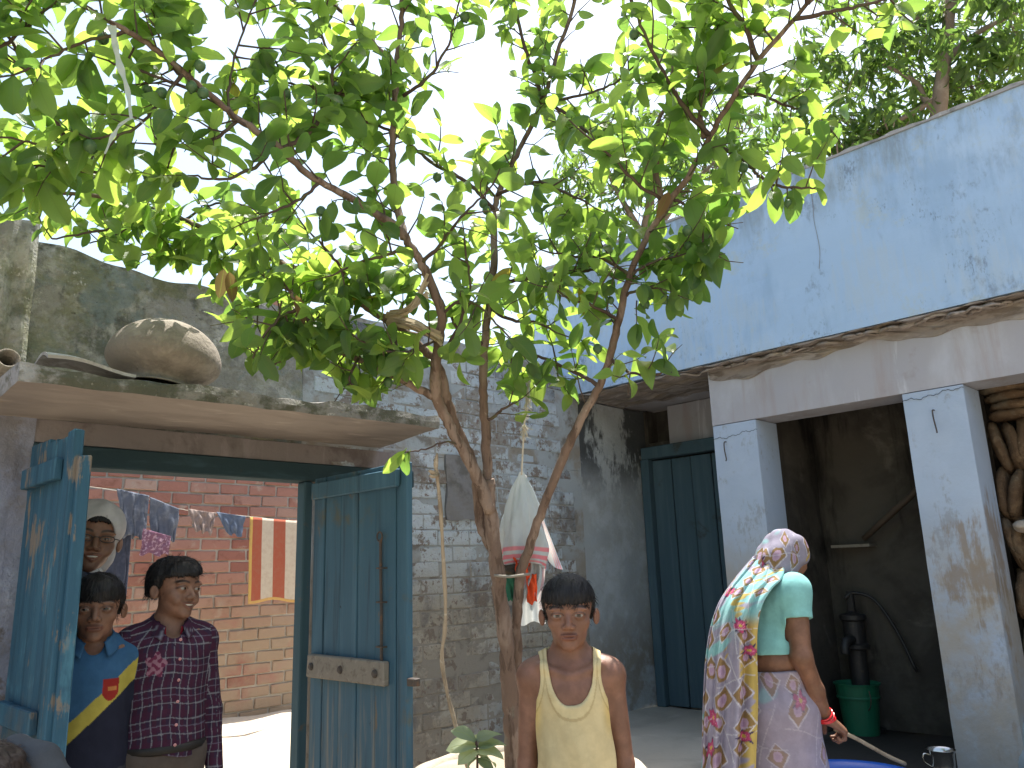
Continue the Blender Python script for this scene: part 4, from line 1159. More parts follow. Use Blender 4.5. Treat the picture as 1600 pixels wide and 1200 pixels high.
mk('bolt_end', moved(cbox(.03, .05, .03, .003, .001, 1), (2.062, 2.675, .93)), M['iron'], dr)

# on the canopy
M['clay'] = aged('grey_clay', (.29, .255, .215), [((.205, .18, .15), ('g', 3.0, 14.0), .46, .56, .85), ((.33, .295, .25), ('g', 4.0, 24.0), .52, .60, .7), ((.17, .14, .115), (7.0, 7.0, 20.0), .58, .7, .7)], bump=([(18.0, 1.0), (70.0, .6)], .9, .012), space='obj')
pot = thing('clay_pot', 'big round clay pot lying upside down on the door canopy', 'pot', (1.185, 3.21, 2.10))
R = rotx(-.05) @ roty(.14)
prof = [(.001, .285), (.05, .283), (.10, .270), (.15, .243), (.19, .205), (.213, .165), (.222, .125), (.214, .095), (.185, .066), (.150, .048), (.128, .034), (.122, .022), (.134, .008), (.150, .000), (.146, -.006), (.125, .006), (.11, .03)]
pr = spline([(a, 0, b) for a, b in prof], 3)[:, [0, 2]]
mk('body', moved(lathe(pr, n=64, wob=.012), (1.185, 3.21, 2.112), R), M['clay'], pot, smooth=True)
bd = mk('flat_board', moved(thick(sheet(lambda u, v: (.30*u, .17*v*(1-.45*u), .028*(1-u)*sin(3*v)+.010*sin(5*u)), 16, 8), .012), (.735, 3.03, 2.135), roty(.06)), aged('pale_grey_sheet', (.36, .35, .34), [((.22, .20, .18), 9.0, .52, .68, .8), ((.5, .49, .47), 16.0, .56, .68, .6)], bump=([(22.0, 1.0)], .5, .01)), at=(.88, 3.1, 2.11))
tag(bd, 'warped pale grey board lying on the left end of the door canopy', 'board')
sp = moved(lathe([(.026, .16), (.028, .05), (.031, 0), (.037, -.005), (.041, 0), (.040, .06), (.039, .16)], n=24), pY(13, 560, 3.34), rotx(-pi/2-.25) @ rotz(0))
o = mk('drain_spout', sp, M['clay'], at=pY(13, 560, 3.36), smooth=True)
tag(o, 'short clay drain spout sticking out of the wall at the left end of the canopy', 'drain pipe')

# round planter, stick and seedling
M['mud'] = aged('pale_mud_plaster', (.40, .355, .29), [((.30, .255, .20), 4.0, .48, .66, .7), ((.56, .53, .47), 9.0, .55, .7, .6)], bump=([(16.0, 1.0), (60.0, .3)], .5, .015))
PC = TB*[1, 1, 0] + np.array([.06, -.01, 0])
pl = thing('round_planter', 'round mud plastered planter with a pale sunlit rim around the tree', 'planter', PC)
prof = [(.50, 0), (.485, .2), (.465, .4), (.452, .56), (.44, .635), (.415, .662), (.39, .668), (.37, .66), (.365, .63)]
V, F = lathe(prof, PC, 72, .012, 4)
V[:, :2] += .008*fbm(V, 9, 3)[:, None]
V[:, 2] += .008*fbm(V, 7, 4)*(V[:, 2] > .5)
mk('rim', (V, F), M['mud'], pl, smooth=True)
V, F = lathe([(.001, .665), (.1, .668), (.2, .66), (.30, .655), (.375, .650)], PC, 40)
V[:, 2] += .006*fbm(V, 22, 5)
mk('soil', (V, F), M['earth'], pl, smooth=True)
st = [(683, 708), (681, 728), (683, 745), (688, 790), (692, 860), (696, 940), (695, 985), (690, 1026), (697, 1075), (711, 1130), (728, 1190), (742, 1235)]
S = spline([px(x, y, 2.62) for x, y in st], 5)
M['drywood'] = aged('dry_pale_stick', (.34, .275, .195), [((.20, .155, .11), (20.0, 20.0, 6.0), .46, .62, .8), ((.52, .46, .37), 40.0, .55, .68, .6)], bump=([(60.0, 1.0)], .5, .004))
R = .0064 + .0009*np.sin(np.arange(len(S))*.9)
R[:6] = [.003, .005, .006, .007, .008, .0075]
sk = thing('dry_stick', 'thin crooked dry stick standing in the planter left of the tree trunk', 'stick', S[-1])
mk('shaft', tube(S, R, 9, .2, 3), M['drywood'], sk, smooth=True)
mk('stub', tube([px(684, 742, 2.62), px(676, 738, 2.60), px(671, 735, 2.59)], [.007, .008, .005], 8, .3), M['drywood'], sk, smooth=True)
mk('stub', tube([px(685, 742, 2.62), px(677, 745, 2.59), px(672, 743, 2.58)], [.006, .006, .004], 8, .3, 2), M['drywood'], sk, smooth=True)
M['palegreen'] = leaf_material('dusty_seedling_leaf', (.36, .42, .29), (.36, .40, .30), (.36, .46, .20), rough=.6)
sd = thing('seedling', 'small dusty green seedling with broad leaves at the foot of the tree trunk', 'plant', px(744, 1215, 2.55))
top = px(744, 1158, 2.53)
mk('stem', tube(spline([px(744, 1232, 2.55), px(746, 1190, 2.54), top], 5), [.004]*10+[.003], 6), M['twigbark'], sd, smooth=True)
SEED = mesh_np('leaf', SHAPES[2][0]*[1.0, .85, 1], SHAPES[2][1], M['palegreen'], True)
set_uv(SEED, SHAPES[2][2])
for x, y, ax, ay, d, s in [(744, 1158, 716, 1128, -.02, .85), (744, 1158, 780, 1128, .02, .85), (745, 1165, 696, 1152, -.04, .95), (746, 1168, 782, 1146, .0, .9), (745, 1172, 722, 1176, -.06, .8), (746, 1172, 785, 1164, -.04, .9), (747, 1185, 772, 1196, -.03, .7), (745, 1160, 742, 1132, .06, .6), (747, 1180, 780, 1180, .03, .8), (745, 1185, 715, 1195, .02, .6)]:
    p = px(x, y, 2.535); q = px(ax, ay, 2.535+d)
    inst('leaf', SEED, Matrix(leaf_frame(p, q-p, np.array([0, 0, 1.])-.5*CF, .2, s).tolist()), sd)

# sack on a rope
DS = 2.93
M['rope'] = aged('pale_fibre_rope', (.55, .52, .45), [((.38, .34, .28), 60.0, .5, .66, .7)], bump=([(200.0, 1.0)], .6, .003))
rp = thing('hanging_rope', 'frayed pale rope tied to a guava twig and holding up the white sack', 'rope', px(828, 556, DS))
S = spline([px(829, 553, DS), px(828, 575, DS), px(825, 610, DS), px(821, 645, DS), px(819, 668, DS), px(817, 700, DS), px(815, 742, DS)], 6)
mk('cord', tube(S, .0035, 7, .2), M['rope'], rp, smooth=True)
g = np.random.default_rng(2)
fr = []
for k in range(110):
    t = g.random()
    y0 = 578+70*t if k < 85 else 660+18*g.random()
    x0 = np.interp(y0, [553, 575, 610, 645, 668, 700], [829, 828, 825, 821, 819, 817])
    a = px(x0, y0, DS); b = a + np.array([g.normal()*.008, g.normal()*.008, -.012-.02*g.random()])
    c = b + np.array([g.normal()*.008, g.normal()*.008, -.012*g.random()])
    fr.append(tube([a, b, c], [.0017, .0014, .0008], 3, cap=False))
o = mk('frayed_fibres', join(fr), M['rope'], rp); o['kind'] = 'stuff'
mk('knot', moved(lathe([(.0005, .012), (.006, .009), (.008, 0), (.006, -.009), (.0005, -.012)], n=10, wob=.1), px(819, 668, DS)), M['rope'], rp, smooth=True)
def sackmat():
    q = NT('white_woven_sack', .55, .3)
    s = q.sep(q.uv())
    e = q.math('MINIMUM', s[0], q.math('SUBTRACT', 1.0, s[0]))
    st = q.math('FRACT', q.math('MULTIPLY', e, 22.0))
    m = q.math('MULTIPLY', q.rng(e, .13, .14, 1, 0), q.rng(st, .45, .5))
    base = q.mix(q.rng(q.noise(q.pos(), 14.0), .5, .7, 0, .5), (.38, .465, .53), (.32, .37, .39))
    q.col(q.mix(m, base, (.58, .12, .19)))
    q.bump(q.noise(q.pos(), (40.0, 40.0, 25.0), 5), .5, .006)
    tr = q.n('ShaderNodeBsdfTranslucent'); tr.inputs[0].default_value = (.75, .75, .7, 1)
    mx = q.n('ShaderNodeMixShader'); mx.inputs[0].default_value = .3
    q.t.links.new(q.b.outputs[0], mx.inputs[1]); q.t.links.new(tr.outputs[0], mx.inputs[2]); q.t.links.new(mx.outputs[0], q.out.inputs['Surface'])
    return q.m
M['sack'] = sackmat()
sk = thing('woven_sack', 'white woven plastic sack with red striped edges hanging by a rope beside the trunk', 'sack', px(815, 745, DS))
rows = [(738, 812, 818, .10), (748, 808, 823, .2), (765, 801, 832, .35), (790, 793, 840, .5), (815, 787, 846, .55), (840, 783, 852, .6), (862, 781, 855, .62), (882, 783, 854, .62), (893, 788, 852, .6)]
def body(u, v):
    k = v*(len(rows)-1); i = min(int(k), len(rows)-2); f = k-i
    y, a, b, fl = [rows[i][j]*(1-f)+rows[i+1][j]*f for j in range(4)]
    an = 2*pi*u - pi/2
    cx, r = (a+b)/2, (b-a)/2
    fold = 1+.13*sin(4*an+5*v)+.07*sin(9*an-9*v)+.03*sin(17*an+21*v)
    front = max(0, -sin(an))
    return px(cx+r*cos(an)*fold, y-14*front*v**3, DS+.9*fl*r/FPX*DS*sin(an)*fold*1.4)
VF = sheet(body, 60, 30)
uvb = np.array([(.5, 0) for _ in range(len(VF[0]))])
uvb[:, 0] = np.repeat(np.linspace(.5, 1.0, 31), 61); uvb[:30*61, 0] = np.minimum(uvb[:30*61, 0], .99)
o = mk('body', VF, M['sack'], sk, smooth=True); set_uv(o.data, uvb)
def flapfn(u, v):
    ax, ay = 816+24*v**1.2, 742+100*v
    bx, by = 818+58*v, 742+148*v
    x, y = ax*(1-u)+(bx+4)*u, ay*(1-u)+by*u+14*sin(pi*u)*v
    return px(x, y, DS+.02+.03*sin(u*4+v*2)+.015*sin(v*9))
VF = sheet(flapfn, 20, 30)
o = mk('flap', VF, M['sack'], sk, smooth=True); set_uv(o.data, np.array([(.5+.5*i/20, j/30) for j in range(31) for i in range(21)]))
def tailfn(u, v):
    x = (822+26*u)*(1-v) + (803+48*u)*v + 3*sin(v*7)
    y = 868+8*sin(3*u)+v*(100+5*sin(u*8))
    return px(x, y, DS-.02+.016*sin(u*14+v*3)+.02*v)
VF = sheet(tailfn, 28, 26)
o = mk('tail', VF, M['sack'], sk, smooth=True); set_uv(o.data, np.array([(i/28, j/26) for j in range(27) for i in range(29)]))
def blob(c, r, seed, amp=.2, fr=2.2, n=22):
    V, F = sheet(lambda u, v: (sin(pi*v)*cos(2*pi*u), sin(pi*v)*sin(2*pi*u), cos(pi*v)), n*2, n)
    d = 1+amp*fbm(V, fr, seed, 3)
    return V*d[:, None]*np.asarray(r)+np.asarray(c), F
M['redcloth'] = aged('orange_red_cloth', (.62, .085, .03), [((.45, .05, .03), 30.0, .5, .66, .6)], bump=([(60.0, 1.0)], .5, .006))
M['greencloth'] = aged('dark_green_cloth', (.03, .13, .085), [], bump=([(60.0, 1.0)], .5, .006))
M['darkcloth'] = aged('dark_brown_cloth', (.06, .05, .04), [((.12, .10, .08), 30.0, .5, .66, .6)], bump=([(60.0, 1.0)], .5, .006))
o = mk('cloth_bundle', blob(px(812, 876, DS-.01), (.046, .046, .040), 3, .4, 3.5), M['redcloth'], smooth=True)
tag(o, 'orange red cloth stuffed into the mouth of the white sack', 'cloth')
def rag(pts, d, fold, seed):
    C = [px(x, y, d) for x, y in pts]
    def fn(u, v):
        p = (C[0]*(1-u)+C[1]*u)*(1-v)+(C[3]*(1-u)+C[2]*u)*v
        f = fold*(sin(7*u+seed+3*v)+.6*sin(13*u-5*v+seed*2)+.5*sin(11*v+seed))
        return p-CF*f*.7+CR*f*.35*v+np.array([0, 0, .006*sin(9*u+seed)*v])
    return thick(sheet(fn, 18, 18), .003)
o = mk('cloth_bundle', rag([(822, 898), (838, 896), (840, 938), (826, 944)], DS-.03, .010, 2), M['redcloth'], smooth=True)
tag(o, 'small orange red rag hanging out below the sack mouth', 'cloth')
o = mk('cloth_bundle', rag([(790, 896), (808, 896), (806, 940), (792, 936)], DS+.02, .010, 4), M['greencloth'], smooth=True)
tag(o, 'dark green rag hanging under the sack beside the trunk', 'cloth')
o = mk('cloth_bundle', blob(px(801, 888, DS-.03), (.030, .03, .022), 7, .4, 3.5), M['darkcloth'], smooth=True)
tag(o, 'dark brown bundle in the sack mouth under the orange red cloth', 'cloth')
o = mk('tie_stick', tube(spline([px(772, 899, 2.755), px(795, 901, 2.745), px(812, 899, 2.75), px(827, 897, 2.79)], 4), .005, 7, .2), M['greywood'], smooth=True)
tag(o, 'short grey stick tied across the two trunk stems below the sack', 'stick')
# dry husk wound round the fork
g = np.random.default_rng(8)
hv = []
for k in range(34):
    a = px(602+8*g.random(), 496+6*g.normal(), 2.66)
    if k < 20:
        m = px(640+20*g.random(), 505+12*g.random(), 2.60+.03*g.random()); b = px(688+4*g.random(), 520+20*g.random(), 2.62+.05*g.random())
    else:
        m = px(635+10*g.random(), 478+8*g.random(), 2.61); b = px(662+8*g.random(), 425+45*g.random(), 2.63)
    S = spline([a, m, b], 7)
    w = .004+.004*g.random()
    n = np.cross(np.gradient(S, axis=0), CF+.7*g.normal(size=3)); n /= np.linalg.norm(n, axis=1)[:, None]
    V = np.vstack([S-n*w, S+n*w]); L = len(S)
    hv.append((V, [(i, i+1, i+1+L, i+L) for i in range(L-1)]))
o = mk('husk_wrap', join(hv), aged('dry_husk', (.40, .33, .22), [((.27, .22, .14), 30.0, .5, .66, .7)], bump=([(80.0, 1.0)], .5, .004)))
tag(o, 'dry brown husk strips wound round the fork of the guava tree', 'husk')
# torn plastic strip
def ribbon(pts, w, d, seed):
    S = spline([px(x, y, d) for x, y in pts], 8)
    g = np.random.default_rng(seed)
    n = CR*1.0+CF*.3*np.sin(np.arange(len(S))*.5)[:, None]
    n = n/np.linalg.norm(n, axis=1)[:, None]
    ww = w*(1+.25*np.sin(np.arange(len(S))*.8+seed))*(1-.6*np.linspace(0, 1, len(S))**3)
    V = np.vstack([S-n*ww[:, None], S+CF*.004*np.sin(np.arange(len(S))*1.1)[:, None], S+n*ww[:, None]]); L = len(S)
    return V, [(k*L+i, k*L+i+1, (k+1)*L+i+1, (k+1)*L+i) for k in range(2) for i in range(L-1)]
q = NT('thin_plastic', .35, .5, (.55, .62, .66))
tr = q.n('ShaderNodeBsdfTranslucent'); tr.inputs[0].default_value = (.7, .78, .8, 1)
mx = q.n('ShaderNodeMixShader'); mx.inputs[0].default_value = .45
q.t.links.new(q.b.outputs[0], mx.inputs[1]); q.t.links.new(tr.outputs[0], mx.inputs[2]); q.t.links.new(mx.outputs[0], q.out.inputs['Surface'])
q.bump(q.noise(q.pos(), 70.0), .6, .006)
o = mk('plastic_strip', join([ribbon([(175, 40), (180, 70), (188, 105), (199, 140), (205, 185)], .009, 2.12, 1), ribbon([(205, 184), (188, 195), (175, 215), (164, 240)], .007, 2.12, 2), ribbon([(205, 185), (220, 190), (234, 201)], .005, 2.11, 3)]), q.m, smooth=True)
tag(o, 'torn clear plastic strip caught on a branch at the upper left', 'plastic strip')

# under the veranda
M['pumpiron'] = aged('black_pump_iron', (.022, .022, .024), [((.06, .045, .035), 25.0, .55, .7, .7)], rough=.5, spec=.4, bump=([(60.0, 1.0)], .3, .004))
pc = pX(1347, 1080, 4.80)*[1, 1, 0]+[0, 0, .40]
pm = thing('hand_pump', 'black iron hand pump standing against the sooty wall between the pillars', 'pump', pc)
mk('body', moved(lathe([(.001, 0), (.10, 0), (.10, .02), (.05, .035), (.05, .44), (.075, .45), (.075, .47), (.06, .48), (.06, .60), (.075, .61), (.075, .635), (.03, .65), (.012, .66), (.012, .74), (.001, .745)], n=28), pc), M['pumpiron'], pm, smooth=False)
mk('spout', tube(spline([pc+[-.04, 0, .50], pc+[-.12, .0, .50], pc+[-.155, 0, .47], pc+[-.16, 0, .43]], 5), [.028]*8+[.024]*8, 12), M['pumpiron'], pm, smooth=True)
mk('lever', tube(spline([pc+[-.03, .02, .73], pc+[.0, -.02, .76], pc+[.04, -.12, .72], pc+[.05, -.22, .55], pc+[.05, -.30, .33]], 6), .010, 9), M['pumpiron'], pm, smooth=True)
mk('fork', moved(cbox(.03, .04, .14, .004, .001, 2), pc+[0, 0, .70]), M['pumpiron'], pm)
sh = mk('wall_shelf', box(4.80, 4.905, 1.89, 2.12, 1.422, 1.438), M['greywood'])
tag(sh, 'short wooden shelf fixed to the sooty wall above the hand pump', 'shelf')
po = mk('leaning_pole', tube([pX(1350, 842, 4.84), pX(1395, 800, 4.80), pX(1445, 755, 4.76)], [.017, .018, .019], 9, .2), aged('smoky_pole', (.09, .07, .055)), smooth=True)
tag(po, 'brown wooden pole slanting across the sooty wall above the shelf', 'pole')
M['greenplastic'] = aged('green_bucket_plastic', (.012, .12, .066), [((.018, .09, .05), 6.0, .45, .7, .6)], rough=.45, spec=.4)
bc = pX(1344, 1112, 4.70)*[1, 1, 0]+[0, 0, .402]
bk = thing('green_bucket', 'green plastic bucket with a wire handle on the dark veranda floor', 'bucket', bc)
mk('pail', moved(lathe([(.001, 0), (.086, 0), (.090, .004), (.107, .19), (.115, .192), (.116, .20), (.111, .206), (.116, .262), (.124, .263), (.126, .272), (.118, .273), (.110, .262), (.100, .15), (.085, .012), (.001, .01)], n=40), bc), M['greenplastic'], bk, smooth=False)
mk('handle', tube([bc+[-.10*cos(t)-.03*sin(t), -.118*cos(t)*.9-.06*sin(t)*.6, .245-.115*sin(t)] for t in np.linspace(0, pi, 16)], .003, 6), M['iron'], bk)
M['steel'] = aged('steel', (.55, .54, .52), [((.40, .38, .35), 20.0, .5, .7, .5)], rough=.22, spec=.5, metal=1.0)
c0 = pZ(1470, 1171, .52); c0[2] = .402
tm = thing('steel_tumbler', 'shiny steel tumbler standing on the veranda edge left of the pillar foot', 'tumbler', c0)
mk('cup', moved(lathe([(.001, 0), (.042, 0), (.045, .003), (.048, .02), (.047, .022), (.049, .04), (.048, .042), (.050, .06), (.052, .10), (.060, .118), (.061, .120), (.058, .119), (.050, .10), (.044, .006), (.001, .005)], n=40), c0), M['steel'], tm, smooth=True)
mk('handle', tube(spline([c0+np.array([0, 0, .095])-CR*.05, c0+np.array([0, 0, .10])-CR*.078, c0+np.array([0, 0, .07])-CR*.082, c0+np.array([0, 0, .045])-CR*.048], 6), .004, 7), M['steel'], tm, smooth=True)
rim = pZ(1325, 1189, .545)
hd = np.array([rim[0], rim[1], 0]); hd /= np.linalg.norm(hd)
tc = rim - hd*.27; tc[2] = .402
M['blueplastic'] = aged('blue_tub_plastic', (.015, .09, .42), [], rough=.35, spec=.45)
tb = thing('blue_tub', 'bright blue plastic washing tub in front of the woman', 'tub', tc)
mk('bowl', moved(lathe([(.001, 0), (.18, 0), (.19, .01), (.235, .12), (.25, .135), (.272, .14), (.276, .146), (.268, .149), (.25, .143), (.228, .12), (.18, .014), (.001, .01)], n=64), tc), M['blueplastic'], tb, smooth=True)
q = NT('suds_water', .08, .5, (.25, .28, .30))
mk('water', moved(lathe([(.001, .10), (.224, .10)], n=48), tc), q.m, tb)

# dung cakes stacked behind the second pillar
M['dung'] = aged('dried_dung', (.125, .084, .054), [((.21, .145, .09), 14.0, .46, .64, .8), ((.11, .068, .04), 9.0, .5, .66, .85), ((.26, .20, .14), 60.0, .6, .68, .7), ((.19, .18, .14), 4.0, .52, .66, .6)],
                 bump=([(30.0, 1.0), (110.0, .8)], .9, .012), var=None, space='pos')
def cake(seed):
    V, F = lathe([(.001, -.022), (.07, -.026), (.105, -.022), (.122, -.008), (.125, .004), (.118, .018), (.10, .026), (.06, .030), (.001, .027)], n=34, wob=.04, seed=seed)
    return V*(1+.085*fbm(V, 30, seed)[:, None])+.0035*fbm(V, 100, seed)[:, None], F
CK = [mesh_np('dung_cake', *cake(k), M['dung'], True) for k in range(5)]
r_ = random.Random(4)
def put_cake(p, R, s, label, group):
    o = bpy.data.objects.new('dung_cake', r_.choice(CK))
    _link(o, None, p)
    o.rotation_euler = R
    o.scale = (s[0], s[1], s[2])
    tag(o, label, 'dung cake', group)
ORD = ['nearest', 'second', 'third', 'fourth', 'fifth', 'sixth', 'seventh', 'eighth', 'ninth']
rowsz = [(.42, .62, 'bottom row'), (.62, .83, 'second row from the floor'), (.83, 1.05, 'third row from the floor'), (1.05, 1.275, 'fourth row from the floor'), (1.275, 1.515, 'fifth row from the floor'), (1.515, 1.752, 'sixth row from the floor'), (1.752, 1.995, 'row under the flat ones')]
for z0, z1, nm in rowsz:
    y = 1.082-.015*r_.random()
    i_ = -1
    while y > .76:
        i_ += 1
        h = (z1-z0)/.25*1.07
        put_cake((4.52+r_.uniform(-.012, .012), y, (z0+z1)/2+r_.uniform(-.008, .008)), (pi/2+r_.uniform(-.05, .05)-.22, r_.uniform(-3, 3), r_.uniform(-.1, .1)+.1), (h*1.03, h*1.03, 1.0),
                 'brown dung cake on edge, '+ORD[i_]+' from the pillar in the '+nm, 'dung cakes on edge')
        y -= .047+r_.uniform(-.003, .004)
for k in range(4):
    for y in (.955,):
        put_cake((4.52+r_.uniform(-.015, .015), y+r_.uniform(-.02, .02), 2.022+.044*k), (r_.uniform(-.03, .03), r_.uniform(-.03, .03), r_.uniform(-3, 3)), (1.06, 1.06, .88), 'dark dung cake lying flat under the beam, '+['lowest', 'second', 'third', 'topmost'][k]+' of the flat pile', 'flat dung cakes on the stack')
o = mk('pale_stone', blob(pX(1600, 822, 4.36), (.04, .045, .03), 4, .15), aged('pale_grey_stone', (.40, .35, .30), [((.3, .25, .2), 20.0, .5, .66, .7)], bump=([(40.0, 1.0)], .6, .01)), smooth=False)
tag(o, 'pale grey lump wedged in the dung cake stack at the edge of the photo', 'stone')
o = mk('white_bag', blob(pX(1632, 1190, 4.2), (.10, .12, .16), 9, .10), M['sack'], smooth=True)
set_uv(o.data, np.full((len(o.data.vertices), 2), .5))
tag(o, 'pale greenish white bag standing right of the pillar foot', 'bag')

# washing line
YL = 5.55
cl = mk('washing_line', tube(spline([pY(60, 752, YL), pY(190, 768, YL), pY(280, 795, YL), pY(340, 802, YL), pY(400, 808, YL), pY(470, 814, YL), pY(620, 800, YL)], 5), .0025, 5), M['rope'])
tag(cl, 'thin sagging washing line along the alley brick wall', 'clothes line')
def fabric(name, c1, c2, lo=.45, hi=.65, sc=20.0, bump=.5):
    return aged(name, c1, [(c2, sc, lo, hi, .7)], rough=.9, bump=([(45.0, 1.0), (160.0, .5)], bump, .008))
def cloth(name, tl, tr, br, bl, mat, label, cat='clothing', fold=.02, nf=4, seed=0, Y=None, sag=0, group=None):
    Y = Y or YL
    g = random.Random(seed)
    ph = [g.uniform(0, 6) for _ in range(4)]
    C = [pY(*q, Y) for q in (tl, tr, br, bl)]
    def fn(u, v):
        p = (C[0]*(1-u)+C[1]*u)*(1-v) + (C[3]*(1-u)+C[2]*u)*v
        f = fold*(.25+.75*v)*(sin(nf*pi*u+ph[0]+v*1.2)+.5*sin(2.3*nf*u*pi+ph[1]-v*3)) + .35*fold*sin(9*v+ph[2]+4*u)
        return p[0]+.25*f, p[1]-abs(f)*.6-.012, p[2]-sag*sin(pi*u)*v + .012*sin(nf*4*u+ph[3])*v
    o = mk(name, thick(sheet(fn, 34, 26), .003), mat, smooth=True)
    return tag(o, label, cat, group)
M['denim'] = fabric('grey_blue_denim', (.11, .125, .16), (.20, .22, .26))
M['denimdark'] = fabric('dark_denim', (.05, .06, .09), (.08, .09, .13))
cloth('trousers', (150, 800), (206, 815), (196, 940), (150, 930), M['denimdark'], 'dark trouser leg hanging lowest on the line behind the man', fold=.02, seed=5, Y=5.62)
cloth('jeans', (182, 764), (232, 775), (226, 842), (186, 838), M['denim'], 'grey blue jeans hanging on the line beside the man with glasses', fold=.03, nf=5, seed=1)
cloth('jeans', (233, 777), (279, 795), (272, 846), (232, 838), M['denim'], 'second grey blue jeans on the line, right above the pink cloth', fold=.022, nf=3, seed=2)
q = NT('pink_print_cloth', .9, .1)
q.col(q.mix(q.rng(q.noise(q.pos(), 60.0, 3), .52, .58), (.20, .10, .15), (.40, .27, .33)))
cloth('pink_cloth', (222, 826), (266, 838), (262, 868), (216, 866), q.m, 'dull pink printed cloth tucked under the jeans on the line', 'cloth', .015, 3, 3, 5.49)
cloth('shorts', (291, 795), (336, 802), (330, 836), (300, 828), fabric('taupe_cloth', (.27, .21, .19), (.35, .29, .26)), 'crumpled taupe shorts on the line between jeans and blue shorts', fold=.03, nf=5, seed=4)
cloth('shorts', (337, 800), (381, 807), (376, 838), (352, 834), fabric('blue_cloth', (.11, .14, .20), (.17, .21, .28)), 'blue shorts hanging on the line left of the striped towel', fold=.02, nf=3, seed=6)
q = NT('striped_towel', .95, .1)
s = q.sep(q.uv())
st = q.math('FRACT', q.math('MULTIPLY', s[0], 2.27))
c = q.mix(q.math('MULTIPLY', q.rng(st, .50, .515), q.rng(st, .985, 1.0, 1, 0)), (.40, .115, .07), (.60, .52, .41))
c = q.mix(q.rng(s[0], .05, .055, 1, 0), c, (.60, .40, .12))
c = q.mix(q.rng(s[1], .965, .97), c, (.55, .36, .14))
q.col(q.mix(q.rng(q.noise(q.pos(), 30.0), .4, .7, 0, .25), c, (.35, .2, .13)))
q.bump(q.noise(q.pos(), 150.0), .5, .004)
tw = cloth('striped_towel', (389, 808), (472, 815), (470, 938), (386, 941), q.m, 'red and cream striped towel hanging on the washing line', 'towel', .006, 2, 8)
uu = np.array([(i/34, j/26) for j in range(27) for i in range(35)])
set_uv(tw.data, np.vstack([uu, uu]))

